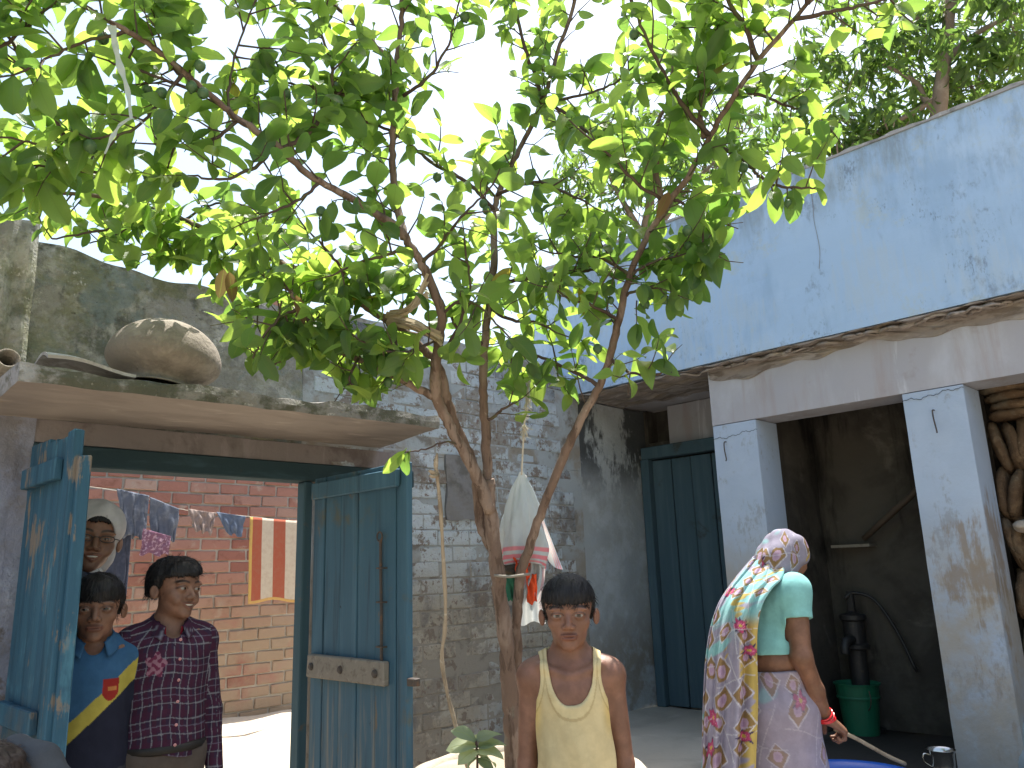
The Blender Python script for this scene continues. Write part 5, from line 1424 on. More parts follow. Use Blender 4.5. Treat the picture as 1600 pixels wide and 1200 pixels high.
# ------------------------------------------------------------------ people: smooth blended solids turned into one skin each
class Field:
    """signed distance on a grid; surface() returns the zero level as one quad mesh"""
    def __init__(s, xs, ys, zs):
        s.x, s.y, s.z = [np.asarray(a, np.float32) for a in (xs, ys, zs)]
        s.d = np.full((len(s.x), len(s.y), len(s.z)), .2, np.float32)
    def win(s, lo, hi):
        sl = []
        for a, l, h in zip((s.x, s.y, s.z), lo, hi):
            i, j = int(np.searchsorted(a, l)), int(np.searchsorted(a, h))
            sl.append(slice(max(0, i-1), min(len(a), j+1)))
        return tuple(sl)
    def pts(s, w):
        return s.x[w[0]][:, None, None], s.y[w[1]][None, :, None], s.z[w[2]][None, None, :]
    def blend(s, w, v, k, op):
        a = s.d[w]
        if op == 'u':
            h = np.maximum(k-np.abs(a-v), 0)/k
            s.d[w] = np.minimum(a, v)-h*h*k*.25
        else:
            h = np.maximum(k-np.abs(a+v), 0)/k
            s.d[w] = np.maximum(a, -v)+h*h*k*.25
    def cap(s, a, b, ra, rb, k=.02, op='u', flat=None):
        a, b = np.asarray(a, float), np.asarray(b, float)
        m = max(ra, rb)+k+.012
        w = s.win(np.minimum(a, b)-m, np.maximum(a, b)+m)
        X, Y, Z = s.pts(w)
        if X.size == 0 or Y.size == 0 or Z.size == 0: return
        e = b-a; L = float(e@e)+1e-9
        t = np.clip(((X-a[0])*e[0]+(Y-a[1])*e[1]+(Z-a[2])*e[2])/L, 0, 1)
        dx, dy, dz = X-a[0]-t*e[0], Y-a[1]-t*e[1], Z-a[2]-t*e[2]
        q = dx*dx+dy*dy+dz*dz
        if flat is not None:
            n, f = np.asarray(flat[0], float), flat[1]
            n = n/np.linalg.norm(n)
            dn = dx*n[0]+dy*n[1]+dz*n[2]
            q = q+(f*f-1)*dn*dn
        s.blend(w, (np.sqrt(q)-(ra+(rb-ra)*t)).astype(np.float32), k, op)
    def ell(s, c, r, k=.02, op='u', R=None):
        c, r = np.asarray(c, float), np.asarray(r, float)
        m = r.max()+k+.012 if R is not None else r+k+.012
        w = s.win(c-m, c+m)
        X, Y, Z = s.pts(w)
        if X.size == 0 or Y.size == 0 or Z.size == 0: return
        x, y, z = X-c[0], Y-c[1], Z-c[2]
        if R is not None:
            R = np.asarray(R, float)
            x, y, z = (R[0, 0]*x+R[1, 0]*y+R[2, 0]*z, R[0, 1]*x+R[1, 1]*y+R[2, 1]*z, R[0, 2]*x+R[1, 2]*y+R[2, 2]*z)
        k0 = np.sqrt((x/r[0])**2+(y/r[1])**2+(z/r[2])**2)
        k1 = np.sqrt((x/r[0]**2)**2+(y/r[1]**2)**2+(z/r[2]**2)**2)+1e-6
        s.blend(w, (k0*(k0-1)/k1).astype(np.float32), k, op)
    def run(s, prims, grow=0.0):
        for p in prims:
            if p[0] == 'cap':
                _, a, b, ra, rb, k = p[:6]
                s.cap(a, b, ra+grow, rb+grow, k, 'u', p[6] if len(p) > 6 else None)
            elif p[0] == 'ell':
                s.ell(p[1], np.asarray(p[2])+grow, p[3], 'u', p[4] if len(p) > 4 else None)
            elif p[0] == 'sub':
                s.ell(p[1], p[2], p[3], 's', p[4] if len(p) > 4 else None)
    def surface(s, smooth=2):
        d = s.d
        d[0], d[-1], d[:, 0], d[:, -1], d[:, :, 0], d[:, :, -1] = [.05]*6
        S = d < 0
        c = np.zeros(tuple(n-1 for n in d.shape), np.uint8)
        for i in (0, 1):
            for j in (0, 1):
                for k in (0, 1):
                    c += S[i:c.shape[0]+i, j:c.shape[1]+j, k:c.shape[2]+k]
        I = np.argwhere((c > 0) & (c < 8))
        vid = np.full(c.shape, -1, np.int32)
        vid[I[:, 0], I[:, 1], I[:, 2]] = np.arange(len(I))
        acc = np.zeros((len(I), 3)); cnt = np.zeros(len(I))
        for ax in range(3):
            for u in (0, 1):
                for v in (0, 1):
                    o = [0, 0, 0]; o[(ax+1) % 3] = u; o[(ax+2) % 3] = v
                    A = I+o; B = A.copy(); B[:, ax] += 1
                    da = d[A[:, 0], A[:, 1], A[:, 2]]; db = d[B[:, 0], B[:, 1], B[:, 2]]
                    m = (da < 0) != (db < 0)
                    t = da[m]/(da[m]-db[m])
                    pa = np.stack([s.x[A[m, 0]], s.y[A[m, 1]], s.z[A[m, 2]]], 1)
                    pb = np.stack([s.x[B[m, 0]], s.y[B[m, 1]], s.z[B[m, 2]]], 1)
                    acc[m] += pa+(pb-pa)*t[:, None]; cnt[m] += 1
        V = acc/np.maximum(cnt, 1)[:, None]
        Q = []
        for ax in range(3):
            b, e = (ax+1) % 3, (ax+2) % 3
            lo = [slice(None)]*3; hi = [slice(None)]*3
            lo[ax] = slice(0, -1); hi[ax] = slice(1, None)
            ch = np.argwhere(S[tuple(lo)] != S[tuple(hi)])
            ok = (ch[:, b] > 0) & (ch[:, e] > 0) & (ch[:, b] < c.shape[b]) & (ch[:, e] < c.shape[e])
            ch = ch[ok]
            q = []
            for u, v in ((-1, -1), (0, -1), (0, 0), (-1, 0)):
                z = ch.copy(); z[:, b] += u; z[:, e] += v
                q.append(vid[z[:, 0], z[:, 1], z[:, 2]])
            q = np.stack(q, 1)
            ins = S[ch[:, 0], ch[:, 1], ch[:, 2]]
            q[~ins] = q[~ins][:, ::-1]
            Q.append(q)
        Q = np.concatenate(Q)
        return relax(V, Q, smooth), Q

def relax(V, Q, n, f=.5, w=None):
    E = np.concatenate([Q[:, [0, 1]], Q[:, [1, 2]], Q[:, [2, 3]], Q[:, [3, 0]]])
    cnt = np.bincount(E[:, 0], minlength=len(V))+np.bincount(E[:, 1], minlength=len(V))
    for _ in range(n):
        A = np.stack([np.bincount(E[:, 0], V[E[:, 1], k], len(V))+np.bincount(E[:, 1], V[E[:, 0], k], len(V)) for k in range(3)], 1)
        D = A/np.maximum(cnt, 1)[:, None]-V
        V = V+D*f*(1 if w is None else w[:, None])
    return V

def vnormals(V, Q):
    n = np.cross(V[Q[:, 2]]-V[Q[:, 0]], V[Q[:, 3]]-V[Q[:, 1]])
    N = np.stack([sum(np.bincount(Q[:, i], n[:, k], len(V)) for i in range(4)) for k in range(3)], 1)
    return N/(np.linalg.norm(N, axis=1)[:, None]+1e-12)

def grid(lo, hi, r, fine=None):
    """axes from lo to hi with step r; fine = (z0, step) refines z above z0"""
    ax = [np.arange(lo[i], hi[i]+r, r) for i in range(3)]
    if fine:
        zs, z = [lo[2]], lo[2]
        while z < hi[2]:
            st = r
            for z0, sp in fine:
                if z >= z0: st = sp
            z += st; zs.append(z)
        ax[2] = np.array(zs)
    return Field(*ax)

def vmat(name, rough=.8, spec=.2, bumps=((60.0, 1.0),), bs=.3, bd=.003, mott=.25, sss=0.0):
    q = NT(name, rough, spec)
    c = q.attr('Col').outputs['Color']
    n = q.rng(q.noise(q.pos(), 22.0, 5), .35, .7, 1.0-mott, 1.0+mott*.4)
    x = q.n('ShaderNodeVectorMath', operation='SCALE')
    q.put(x.inputs[0], c); q.put(x.inputs['Scale'], n)
    q.col(x.outputs[0])
    h = None
    for sc, w in bumps:
        z = q.math('MULTIPLY', q.noise(q.pos(), sc, 5), w)
        h = z if h is None else q.math('ADD', h, z)
    q.bump(h, bs, bd)
    if sss:
        q.b.inputs['Subsurface Weight'].default_value = sss
        q.b.inputs['Subsurface Radius'].default_value = (.012, .005, .003)
        q.b.inputs['Subsurface Scale'].default_value = .5
    return q.m
M['skin'] = vmat('brown_skin', .48, .35, ((220.0, 1.0), (40.0, .8)), .3, .002, .24, .08)
M['hair'] = vmat('black_hair', .55, .28, ((150.0, 1.0),), .3, .002, .3)
M['cotton'] = vmat('cotton', .9, .12, ((35.0, 1.0), (300.0, .35)), .35, .004, .12)
M['eye'] = vmat('eye', .12, .5, ((1.0, 0.0),), .0, .001, 0)

def smooth01(x, a, b):
    t = np.clip((x-a)/(b-a), 0, 1)
    return t*t*(3-2*t)

class Head:
    """head of size h (chin to crown of the skull); local face looks along -Y; c = chin level under the skull centre"""
    def __init__(s, c, h, R=np.eye(3), smile=False, ears=True, wide=1.0):
        s.c, s.h, s.R, s.smile, s.wide = np.asarray(c, float), h, np.asarray(R, float), smile, wide
        s.ears = ears
    def at(s, x, y, z):
        return s.c+s.h*(s.R@np.array([x*s.wide, y, z-.18]))
    def inv(s, V):
        q = ((np.asarray(V)-s.c)/s.h)@s.R
        q[:, 2] += .18
        q[:, 0] /= s.wide
        return q
    def E(s, c, r, k, R=None, op='ell'):
        return (op, s.at(*c), np.asarray(r)*s.h, k*s.h, s.R if R is None else s.R@R)
    def prims(s):
        P = [s.E((0, .07, .66), (.36*s.wide, .45, .34), .05), s.E((0, -.10, .68), (.29, .27, .24), .12), s.E((0, -.10, .40), (.275, .285, .30), .12),
             s.E((0, -.12, .20), (.225, .24, .17), .10), s.E((0, -.300, .070), (.10, .075, .07), .10)]
        for q in (-1, 1):
            P += [s.E((q*.20, -.22, .385), (.095, .10, .085), .09), s.E((q*.15, -.345, .575), (.13, .05, .032), .06)]
        for q in (-1, 1):
            P += [s.E((q*.155, -.43, .495), (.105, .06, .058), .07, op='sub')]
        a, b = s.at(0, -.355, .52), s.at(0, -.452, .355)
        P += [('cap', a, b, .033*s.h, .046*s.h, .05*s.h)]
        for q in (-1, 1):
            P += [s.E((q*.058, -.405, .335), (.042, .052, .036), .03)]
            P += [s.E((q*.15, -.312, .495), (.090, .090, .082), .02)]
            P += [s.E((q*.152, -.410, .492), (.080, .06, .0175), .009, op='sub')]
        if s.smile:
            for q in (-1, 1):
                P += [('cap', s.at(0, -.405, .235), s.at(q*.125, -.35, .252), .022*s.h, .012*s.h, .02*s.h), ('cap', s.at(0, -.385, .165), s.at(q*.125, -.35, .245), .026*s.h, .012*s.h, .02*s.h)]
                P += [s.E((q*.19, -.29, .30), (.07, .07, .08), .06)]
            P += [s.E((0, -.43, .212), (.095, .06, .020), .012, op='sub')]
        else:
            P += [s.E((0, -.378, .226), (.125, .045, .022), .03), s.E((0, -.374, .182), (.105, .046, .025), .03), s.E((0, -.430, .204), (.125, .04, .0065), .01, op='sub')]
        if s.ears:
            for q in (-1, 1):
                Re = rotz(-q*.50) @ rotx(-.15)
                P += [s.E((q*.40, .05, .44), (.038, .08, .120), .025, Re), s.E((q*.435, .02, .45), (.022, .045, .075), .02, Re, 'sub')]
        return P
    def colour(s, V, skin, brow=True):
        """skin colour with lips, brows and lash lines where they belong"""
        q = s.inv(V)
        x, y, z = np.abs(q[:, 0]), q[:, 1], q[:, 2]
        C = np.tile(np.asarray(skin, float), (len(V), 1))
        front = (y < -.18) & (z > -.1) & (z < 1.05)
        zl = .20 + (.045*(x/.12)**2 if s.smile else 0)
        m = front*np.clip(1.4-((x/.125)**2+((z-zl)/.046)**2), 0, 1)
        m = np.clip(m*2.5, 0, 1)[:, None]
        C = C*(1-m)+np.array([skin[0]*.88, skin[1]*.74, skin[2]*.78])*m
        zb = .585+.035*np.sin(np.clip((x-.04)/.24, 0, 1)*pi*.9)
        m = front*np.clip(1.6-np.abs(z-zb)/.017, 0, 1)*smooth01(x, .035, .07)*(1-smooth01(x, .25, .29))
        m = (np.clip(m, 0, 1)*.85)[:, None]
        C = C*(1-m)+np.array([.015, .011, .01])*m
        r = ((x-.152)/.088)**2+((z-.494)/.040)**2
        m = (front*np.clip(1-np.abs(r-1)/.45, 0, 1)*(z > .485)*.8)[:, None]
        C = C*(1-m)+np.array([.02, .014, .012])*m
        m = (front*np.clip(1-(((x-.15)/.13)**2+((z-.445)/.05)**2), 0, 1)*.35)[:, None]
        C = C*(1-m)+np.asarray(skin)*.62*m
        return C
    def eyes(s, parent, O, yaw, gaze=(0, 0)):
        for q in (-1, 1):
            c = s.at(q*.15, -.312, .495)
            V, F = lathe([(sin(t), -cos(t)) for t in np.linspace(.02, pi-.02, 18)], n=24)
            V = V*.083*s.h
            g = s.R@np.array([gaze[0], -1, gaze[1]]); g /= np.linalg.norm(g)
            a = np.arccos(np.clip(V@g/(.083*s.h), -1, 1))
            C = np.where((a < .20)[:, None], [.004, .004, .004], np.where((a < .46)[:, None], [.045, .022, .012], [.22, .20, .18]))
            W = (V+c)@rotz(yaw).T+O
            o = mk('eye', (W, F), M['eye'], parent, smooth=True)
            vcol(o, C)

def hair_mesh(H, parent, O, yaw, res=.0026, fringe=.60, part=0.0, spike=.0, seed=0, back=.40, colour=(.012, .011, .012), puff=0.0, loose=True):
    """a cap of black hair with strand ridges, cut along forehead, ears and nape"""
    h = H.h
    c = H.at(0, .05, .60)
    f = grid(c-.62*h, c+.62*h, res)
    f.run([H.E((0, .075, .685), (.385+puff, .475+puff, .365+puff), .03), H.E((0, .20, .50), (.345+puff*.7, .36+puff*.7, .34), .08), H.E((0, -.13, .76), (.30+puff, .285+puff, .24+puff), .08)])
    X, Y, Z = np.meshgrid(f.x, f.y, f.z, indexing='ij')
    q = H.inv(np.stack([X.ravel(), Y.ravel(), Z.ravel()], 1))
    x, y, z = q.T
    g = np.random.default_rng(seed)
    ang = np.arctan2(x, -y)
    jag = .012*np.sin(ang*11+g.random()*6)+.012*np.sin(ang*41+g.random()*6)+.016*np.sin(ang*97+2*np.sin(ang*13))
    front = fringe + part*x + .25*np.clip(np.abs(x)-.20, 0, 1)**1.0 - .0
    line = np.where(y < -.08, front, np.where(y < .17, .53-.32*np.clip(y+.08, 0, .25)*(np.abs(x) > .2), back))
    sm = smooth01(y, -.16, -.03)
    line = np.where(y < .0, front*(1-sm)+.50*sm, line)
    cut = (line+jag-z)*h
    f.d = np.maximum(f.d, cut.reshape(f.d.shape).astype(np.float32))
    V, Q = f.surface(1)
    N = vnormals(V, Q)
    q = H.inv(V)
    cr = q-np.array([.03, .15, 1.0])
    a = np.arctan2(cr[:, 0], -cr[:, 1])
    rr = np.hypot(cr[:, 0], cr[:, 1])
    st = .4*np.sin(a*67+3*np.sin(a*7)+rr*9)+.6*np.sin(a*143+2*np.sin(a*11+rr*5))
    V = V+N*(.0055*h*st+spike*h*fbm(q, 14, seed))[:, None]
    C = np.tile(np.asarray(colour), (len(V), 1))*(1+.3*st[:, None])
    W = V@rotz(yaw).T+O
    o = mk('hair', (W, Q), M['hair'], parent, smooth=True)
    vcol(o, np.clip(C, 0, 1))
    if not loose:
        return o
    # loose strands lying over the cap and past its cut edge
    Nn = vnormals(V, Q)
    pick = g.choice(len(V), min(len(V), 1500), replace=False)
    pick = pick[(q[pick, 2] > .35)][:900]
    A, Nk = V[pick], Nn[pick]
    crown = H.at(.03, .15, 1.0)
    T = A-crown
    T = T-Nk*np.sum(T*Nk, 1)[:, None]
    T /= np.linalg.norm(T, axis=1)[:, None]+1e-9
    T = T+.22*g.normal(size=T.shape)
    Lr = (.055+.12*g.random(len(A)))[:, None]*h
    W1 = np.cross(T, Nk); W1 /= np.linalg.norm(W1, axis=1)[:, None]+1e-9
    rows_ = []
    for k, (f_, up_, w_) in enumerate(((0, .0, .0008), (.5, .010*h*2, .0007), (1.0, .006*h, .0001))):
        c_ = A+T*Lr*f_+Nk*(up_+.006*h*g.random(len(A)))[:, None]
        rows_ += [c_-W1*w_, c_+W1*w_]
    n_ = len(A)
    SV = np.concatenate(rows_)
    b_ = np.arange(n_)
    SF = np.concatenate([np.stack([b_, b_+n_, b_+3*n_, b_+2*n_], 1), np.stack([b_+2*n_, b_+3*n_, b_+5*n_, b_+4*n_], 1)])
    st_ = mk('loose_strands', (SV@rotz(yaw).T+O, SF), M['hair'], o)
    vcol(st_, np.tile(np.asarray(colour)*1.2, (len(SV), 1)))
    st_['kind'] = 'stuff'
    return o

def finger_chain(base, d, n, L, curl, r):
    """three joints bending from direction d towards n"""
    P = [np.asarray(base, float)]
    d = np.asarray(d, float); n = np.asarray(n, float)
    a = 0
    out = []
    for k, f in enumerate((.45, .32, .23)):
        a += curl*(.7 if k == 0 else 1.0)
        e = d*cos(a)+n*sin(a)
        q = P[-1]+e*L*f
        out.append(('cap', P[-1], q, r*(1-.10*k), r*(.92-.10*k), .004))
        P.append(q)
    return out

def hand_prims(w, d, n, t, size=1.0, curl=.35, thumb=.5):
    """hand from wrist w, fingers along d, palm facing n, thumb on side t"""
    w, d, n, t = [np.asarray(a, float) for a in (w, d, n, t)]
    d /= np.linalg.norm(d); n = n-d*(n@d); n /= np.linalg.norm(n)
    t = t-d*(t@d)-n*(t@n); t /= np.linalg.norm(t)
    k = size
    P = []
    for i, (o, L, kn) in enumerate(((.027, .066, .078), (.009, .073, .082), (-.009, .068, .079), (-.026, .054, .072))):
        kb = w+d*kn*k+t*o*k
        P.append(('cap', w+d*.012*k+t*o*.55*k, kb, .0125*k, .0095*k, .016*k))
        P += finger_chain(kb, d+t*(.08*(1.5-i)*.3), n, L*k, curl*(1+.12*i), .0082*k)
    b = w+d*.02*k+t*.022*k
    m = b+(d*.55+t*.75+n*.25)/1.0*.038*k
    e = m+(d*.85+t*.30+n*(.15+thumb))*.028*k
    g = e+(d*.9+n*(.1+thumb*1.2))*.022*k
    P += [('cap', b, m, .0135*k, .0105*k, .012*k), ('cap', m, e, .0098*k, .009*k, .005*k), ('cap', e, g, .009*k, .0075*k, .004*k)]
    return P

def emit(name, VQ, mat, parent, O, yaw, C=None):
    V, Q = VQ
    o = mk(name, (V@rotz(yaw).T+O, Q), mat, parent, smooth=True)
    if C is not None:
        vcol(o, np.clip(C, 0, 1))
    return o

class Body:
    """standing child or man, feet at the origin, looking along -Y, s = height / 1.34 m"""
    def __init__(b, s, headR=np.eye(3), smile=False, arms=((.055, -.02), (.055, -.02)), headoff=(0, 0, 0), lean=0.0, slim=1.0, headk=1.0):
        b.s = s
        S = lambda *p: np.array(p)*s
        b.torso = [('ell', S(0, .005, .72), S(.112*slim, .080, .10), .03*s), ('ell', S(0, .0, .83), S(.098*slim, .070, .12), .04*s), ('ell', S(0, .006, .955), S(.112*slim, .076, .115), .05*s), ('ell', S(0, .008, 1.02), S(.108*slim, .066, .07), .04*s)]
        b.sh = [('cap', S(-.100*slim, .012, 1.062), S(.100*slim, .012, 1.062), .036*s, .036*s, .04*s), ('cap', S(-.075, .018, 1.075), S(0, .018, 1.125), .028*s, .030*s, .03*s), ('cap', S(.075, .018, 1.075), S(0, .018, 1.125), .028*s, .030*s, .03*s)]
        b.sh += [('cap', S(-.012, -.052, 1.058), S(-.085, -.030, 1.082), .006*s, .006*s, .02*s), ('cap', S(.012, -.052, 1.058), S(.085, -.030, 1.082), .006*s, .006*s, .02*s)]
        b.neck = [('cap', S(0, .020, 1.06), S(0, .004, 1.175), .043*s, .041*s, .03*s)]
        b.arm, b.hand, b.legs = [], [], []
        for q, (ox, oy) in zip((-1, 1), arms):
            sh, el, wr = S(q*.128*slim, .012, 1.050), S(q*(.150*slim+ox*.5), .020, .815), S(q*(.150*slim+ox), oy, .600)
            b.arm += [('ell', S(q*.126*slim, .012, 1.048), S(.040, .040, .042), .03*s), ('cap', sh, el, .0335*s, .027*s, .02*s), ('cap', el, wr, .0275*s, .0195*s, .012*s)]
            b.hand += hand_prims(wr+S(0, 0, .012), (q*.02, -.12, -1), (-q, -.15, 0), (0, -1, 0), .88*s, .30)
        for q in (-1, 1):
            b.legs += [('cap', S(q*.058, .005, .70), S(q*.062, -.005, .38), .070*s, .046*s, .03*s), ('cap', S(q*.062, -.005, .38), S(q*.066, .012, .07), .044*s, .028*s, .02*s), ('cap', S(q*.066, .02, .035), S(q*.078, -.11, .022), .032*s, .022*s, .02*s)]
        b.H = Head(S(*(np.array([0, .004, 1.155])+np.array(headoff))), .196*s*headk, headR, smile)
    def skin(b, name, parent, O, yaw, skin, r=.003):
        s = b.s
        print(parent['label'][:30], [np.round(to_px(b.H.at(0, 0, q)@rotz(yaw).T+O)[:2]) for q in (0, 1)])
        w = max(.29, .24*s)
        f = grid((-w, -.21*s, -.01), (w, .19*s, 1.42*s), r, ((0, .009), (.42*s, r), (1.10*s, .0023)))
        f.run(b.torso+b.sh+b.neck+b.arm+b.hand+b.legs)
        f.run(b.H.prims())
        V, Q = f.surface(1)
        C = b.H.colour(V, skin)
        o = emit(name, (V, Q), M['skin'], parent, O, yaw, C)
        return o, V, Q

def garment(prims, grow, lo, hi, r, cuts, wrinkle=.004, seed=0, fr=16.0, smooth=2):
    """cloth solid grown off the body, trimmed by cut functions cut(x, y, z) > 0 = away"""
    f = grid(lo, hi, r)
    f.run(prims, grow)
    X, Y, Z = np.meshgrid(f.x, f.y, f.z, indexing='ij', sparse=True)
    for c in cuts:
        f.d = np.maximum(f.d, np.asarray(c(X, Y, Z), np.float32))
    V, Q = f.surface(smooth)
    N = vnormals(V, Q)
    V = V+N*(wrinkle*fbm(V*[1, 1, .55], fr, seed))[:, None]
    return V, Q
def ecut(c, r):
    """cut away an ellipsoid"""
    def fn(X, Y, Z):
        k = np.sqrt(((X-c[0])/r[0])**2+((Y-c[1])/r[1])**2+((Z-c[2])/r[2])**2)
        return (1-k)*min(r)
    return fn

def ucut(zc, rx, rz):
    """deep round neckline cut in the front"""
    def fn(X, Y, Z):
        k = ((np.abs(X)/rx)**2.7+(np.abs(Z-zc)/rz)**2.7)**(1/2.7)
        return np.where(Y < .03, (1-k)*rx, -.05)
    return fn

def ground_at(x, y, d, z=0.0):
    p = px(x, y, d).copy(); p[2] = z
    return p
def face_to(O, target):
    """turn about Z that makes local -Y look from O to target"""
    v = np.asarray(target)[:2]-np.asarray(O)[:2]
    return atan2(v[1], v[0])+pi/2

# ---- boy in the yellow vest
O = np.array([1.755, 1.560, 0.018])
ya = face_to(O, EYE)
B = Body(.992, rotz(-.03)@rotx(.03), slim=.90, headoff=(.002, -.012, .003), arms=((-.004, -.005), (.002, -.005)), headk=1.0)
p = thing('person', 'boy in a stained yellow vest standing before the guava tree, looking at the camera', 'person', O)
SK = (.20, .098, .064)
body, V, Q = B.skin('body', p, O, ya, SK, .0028)
B.H.eyes(p, O, ya, (0, .02))
hair_mesh(B.H, p, O, ya, fringe=.635, seed=2, puff=.012)
s = B.s
def vest_cuts():
    return [lambda X, Y, Z: .60-Z+0*X+0*Y, ucut(1.150*s, .064, .172), ecut((0, .06, 1.15*s), (.062, .10, .09)), ecut((-.149, 0, 1.065*s), (.066, .3, .115)), ecut((.149, 0, 1.065*s), (.066, .3, .115)),
            lambda X, Y, Z: Z-1.2+0*X+0*Y, lambda X, Y, Z: np.abs(X)-(.098+.0+.035*np.clip(1.0-Z, 0, .4))+0*Y]
ves = B.torso+B.sh+[('ell', (0, -.004, .74), (.108, .088, .2), .05)]
V, Q = garment(ves, .0065, (-.18, -.16, .58), (.18, .16, 1.18), .0027, vest_cuts(), .0030, 3, 12.0)
V = V+vnormals(V, Q)*(.0032*np.sin(V[:, 0]*75+9*V[:, 2]+2*np.sin(V[:, 2]*14))*smooth01(-V[:, 2], -.98, -.80)+.0025*fbm(V*[1, 1, .35], 38, 9))[:, None]
n1 = fbm(V, 28, 4); n2 = fbm(V, 9, 5)
C = np.tile([.555, .455, .255], (len(V), 1))
C = C*(1-.16*np.clip(n2, 0, 1))[:, None]
st = smooth01(fbm(V*[1, 0, 1], 30, 14), .75, 1.05)[:, None]*.45
C = C*(1-st)+np.array([.34, .24, .12])*st
yl = smooth01(np.abs(V[:, 0]), .075, .1)*smooth01(V[:, 2], .86, .95)*(V[:, 2] < 1.0)
C = C*(1-.4*yl[:, None])+np.array([.62, .40, .05])*.4*yl[:, None]
hem = np.maximum.reduce([np.asarray(c(V[:, 0], V[:, 1], V[:, 2])) for c in vest_cuts()[1:5]])
m = ((hem > -.0125) & (hem < -.0095))[:, None]*.45                # stitch line of the binding
C = C*(1-m)+np.array([.30, .22, .09])*m
m = (hem >= -.0095)[:, None]*.35
C = C*(1-m)+np.array([.62, .53, .30])*m
emit('vest', (V, Q), M['cotton'], p, O, ya, C)
# ribbed bindings round neck and arm holes follow the cut edges
V, Q = garment(B.legs[:1]+B.legs[3:4]+[('ell', (0, .004, .70), (.112, .084, .09), .03)], .012, (-.2, -.16, .36), (.2, .16, .76), .005, [lambda X, Y, Z: .40-Z+0*X+0*Y, lambda X, Y, Z: Z-.73+0*X+0*Y], .003, 5)
emit('shorts', (V, Q), M['cotton'], p, O, ya, np.tile([.06, .065, .09], (len(V), 1)))

# ---- boy in the plaid shirt
O = np.array([1.232, 3.055, 0.0])
ya = face_to(O, EYE)+.22
B = Body(1.085, rotz(.50)@rotx(-.02)@roty(.06), smile=True, slim=.93, headoff=(.006, -.008, .004), arms=((.01, -.02), (.03, -.015)), headk=.99)
p = thing('person', 'smiling boy in a maroon and white plaid shirt standing in the doorway', 'person', O)
SK2 = (.20, .105, .070)
body, V, Q = B.skin('body', p, O, ya, SK2, .0032)
B.H.eyes(p, O, ya, (.25, .0))
hair_mesh(B.H, p, O, ya, fringe=.72, seed=5, puff=.03, spike=.02, part=.15)
tv, tf = moved(lathe([(.001, .06), (.6, .05), (1, 0), (.6, -.05), (.001, -.06)], n=20), (0, 0, 0), rotx(0))
o = emit('teeth', (B.H.at(0, -.372, .222)+(np.array(tv)*[.085, .03, .30])*B.H.h@B.H.R.T, [tuple(f) for f in tf]), M['eye'], p, O, ya, np.tile([.62, .58, .52], (len(tv), 1)))
s = B.s
slv = B.arm
S_ = lambda *q: np.array(q)*s
shirt = B.torso+B.sh[:3]+[('cap', S_(0, .0, .98), S_(0, .0, .70), .112*s, .120*s, .04*s, ((0, 1, 0), 1.28))]
nk = lambda X, Y, Z: Z-(1.118*s+.30*(Y+.02)*(Y > -.2))+0*X
V, Q = garment(shirt+slv, .011, (-.30, -.2, .55), (.30, .2, 1.24), .0029,
               [lambda X, Y, Z: np.where(np.abs(X) < .135*s, .705*s-.012*np.sin(X*20)-Z, .625*s-Z)+0*Y, ecut((0, -.06, 1.165*s), (.052, .09, .115)), nk], .0042, 7, 15.0)
def plaid(V, s):
    x, y, z = V[:, 0]/s, V[:, 1]/s, V[:, 2]/s
    arm = np.abs(x) > .128+.0*z
    cx = np.where(x > 0, 1, -1)*(.150+.03*np.clip((1.05-z)/.45, 0, 1))
    a = np.where(arm, np.arctan2(x-cx, -y)*.045, np.arctan2(x, -y)*.125)
    a = a+.004*np.sin(z*23)+.003*np.sin(z*57+x*9); z = z+.004*np.sin(x*31)+.12*np.abs(x)*(~arm)
    C = np.tile([.034, .020, .042], (len(V), 1))
    band = (np.mod(a, .034) < .015)
    C[band] = [.046, .017, .034]
    bz = (np.mod(z, .046) < .020)
    C[bz] = C[bz]*.4+np.array([.056, .016, .036])*.6
    for m in (np.mod(a+.006, .034) < .0034, np.mod(z+.009, .046) < .0034):
        C[m] = C[m]*.5+np.array([.26, .27, .30])*.5
    m = np.mod(z+.030, .092) < .003
    C[m] = C[m]*.6+np.array([.18, .19, .26])*.4
    return C
C = plaid(V, s)
# printed emblem on the chest
ex, ez = (V[:, 0]+.060)/.030, (V[:, 2]-.985*s)/.038
rad = np.hypot(ex, ez)
em = (rad < 1+.22*np.sin(5*np.arctan2(ez, ex)+.6)) & (V[:, 1] < 0)
pat = (np.sin(ex*7+2*np.sin(ez*5))+np.sin(ez*9+1.5*np.sin(ex*6)) > -.1)
C[em & pat] = [.24, .12, .16]
C[em & ~pat] = [.12, .025, .055]
sh = emit('plaid_shirt', (V, Q), M['cotton'], p, O, ya, C)
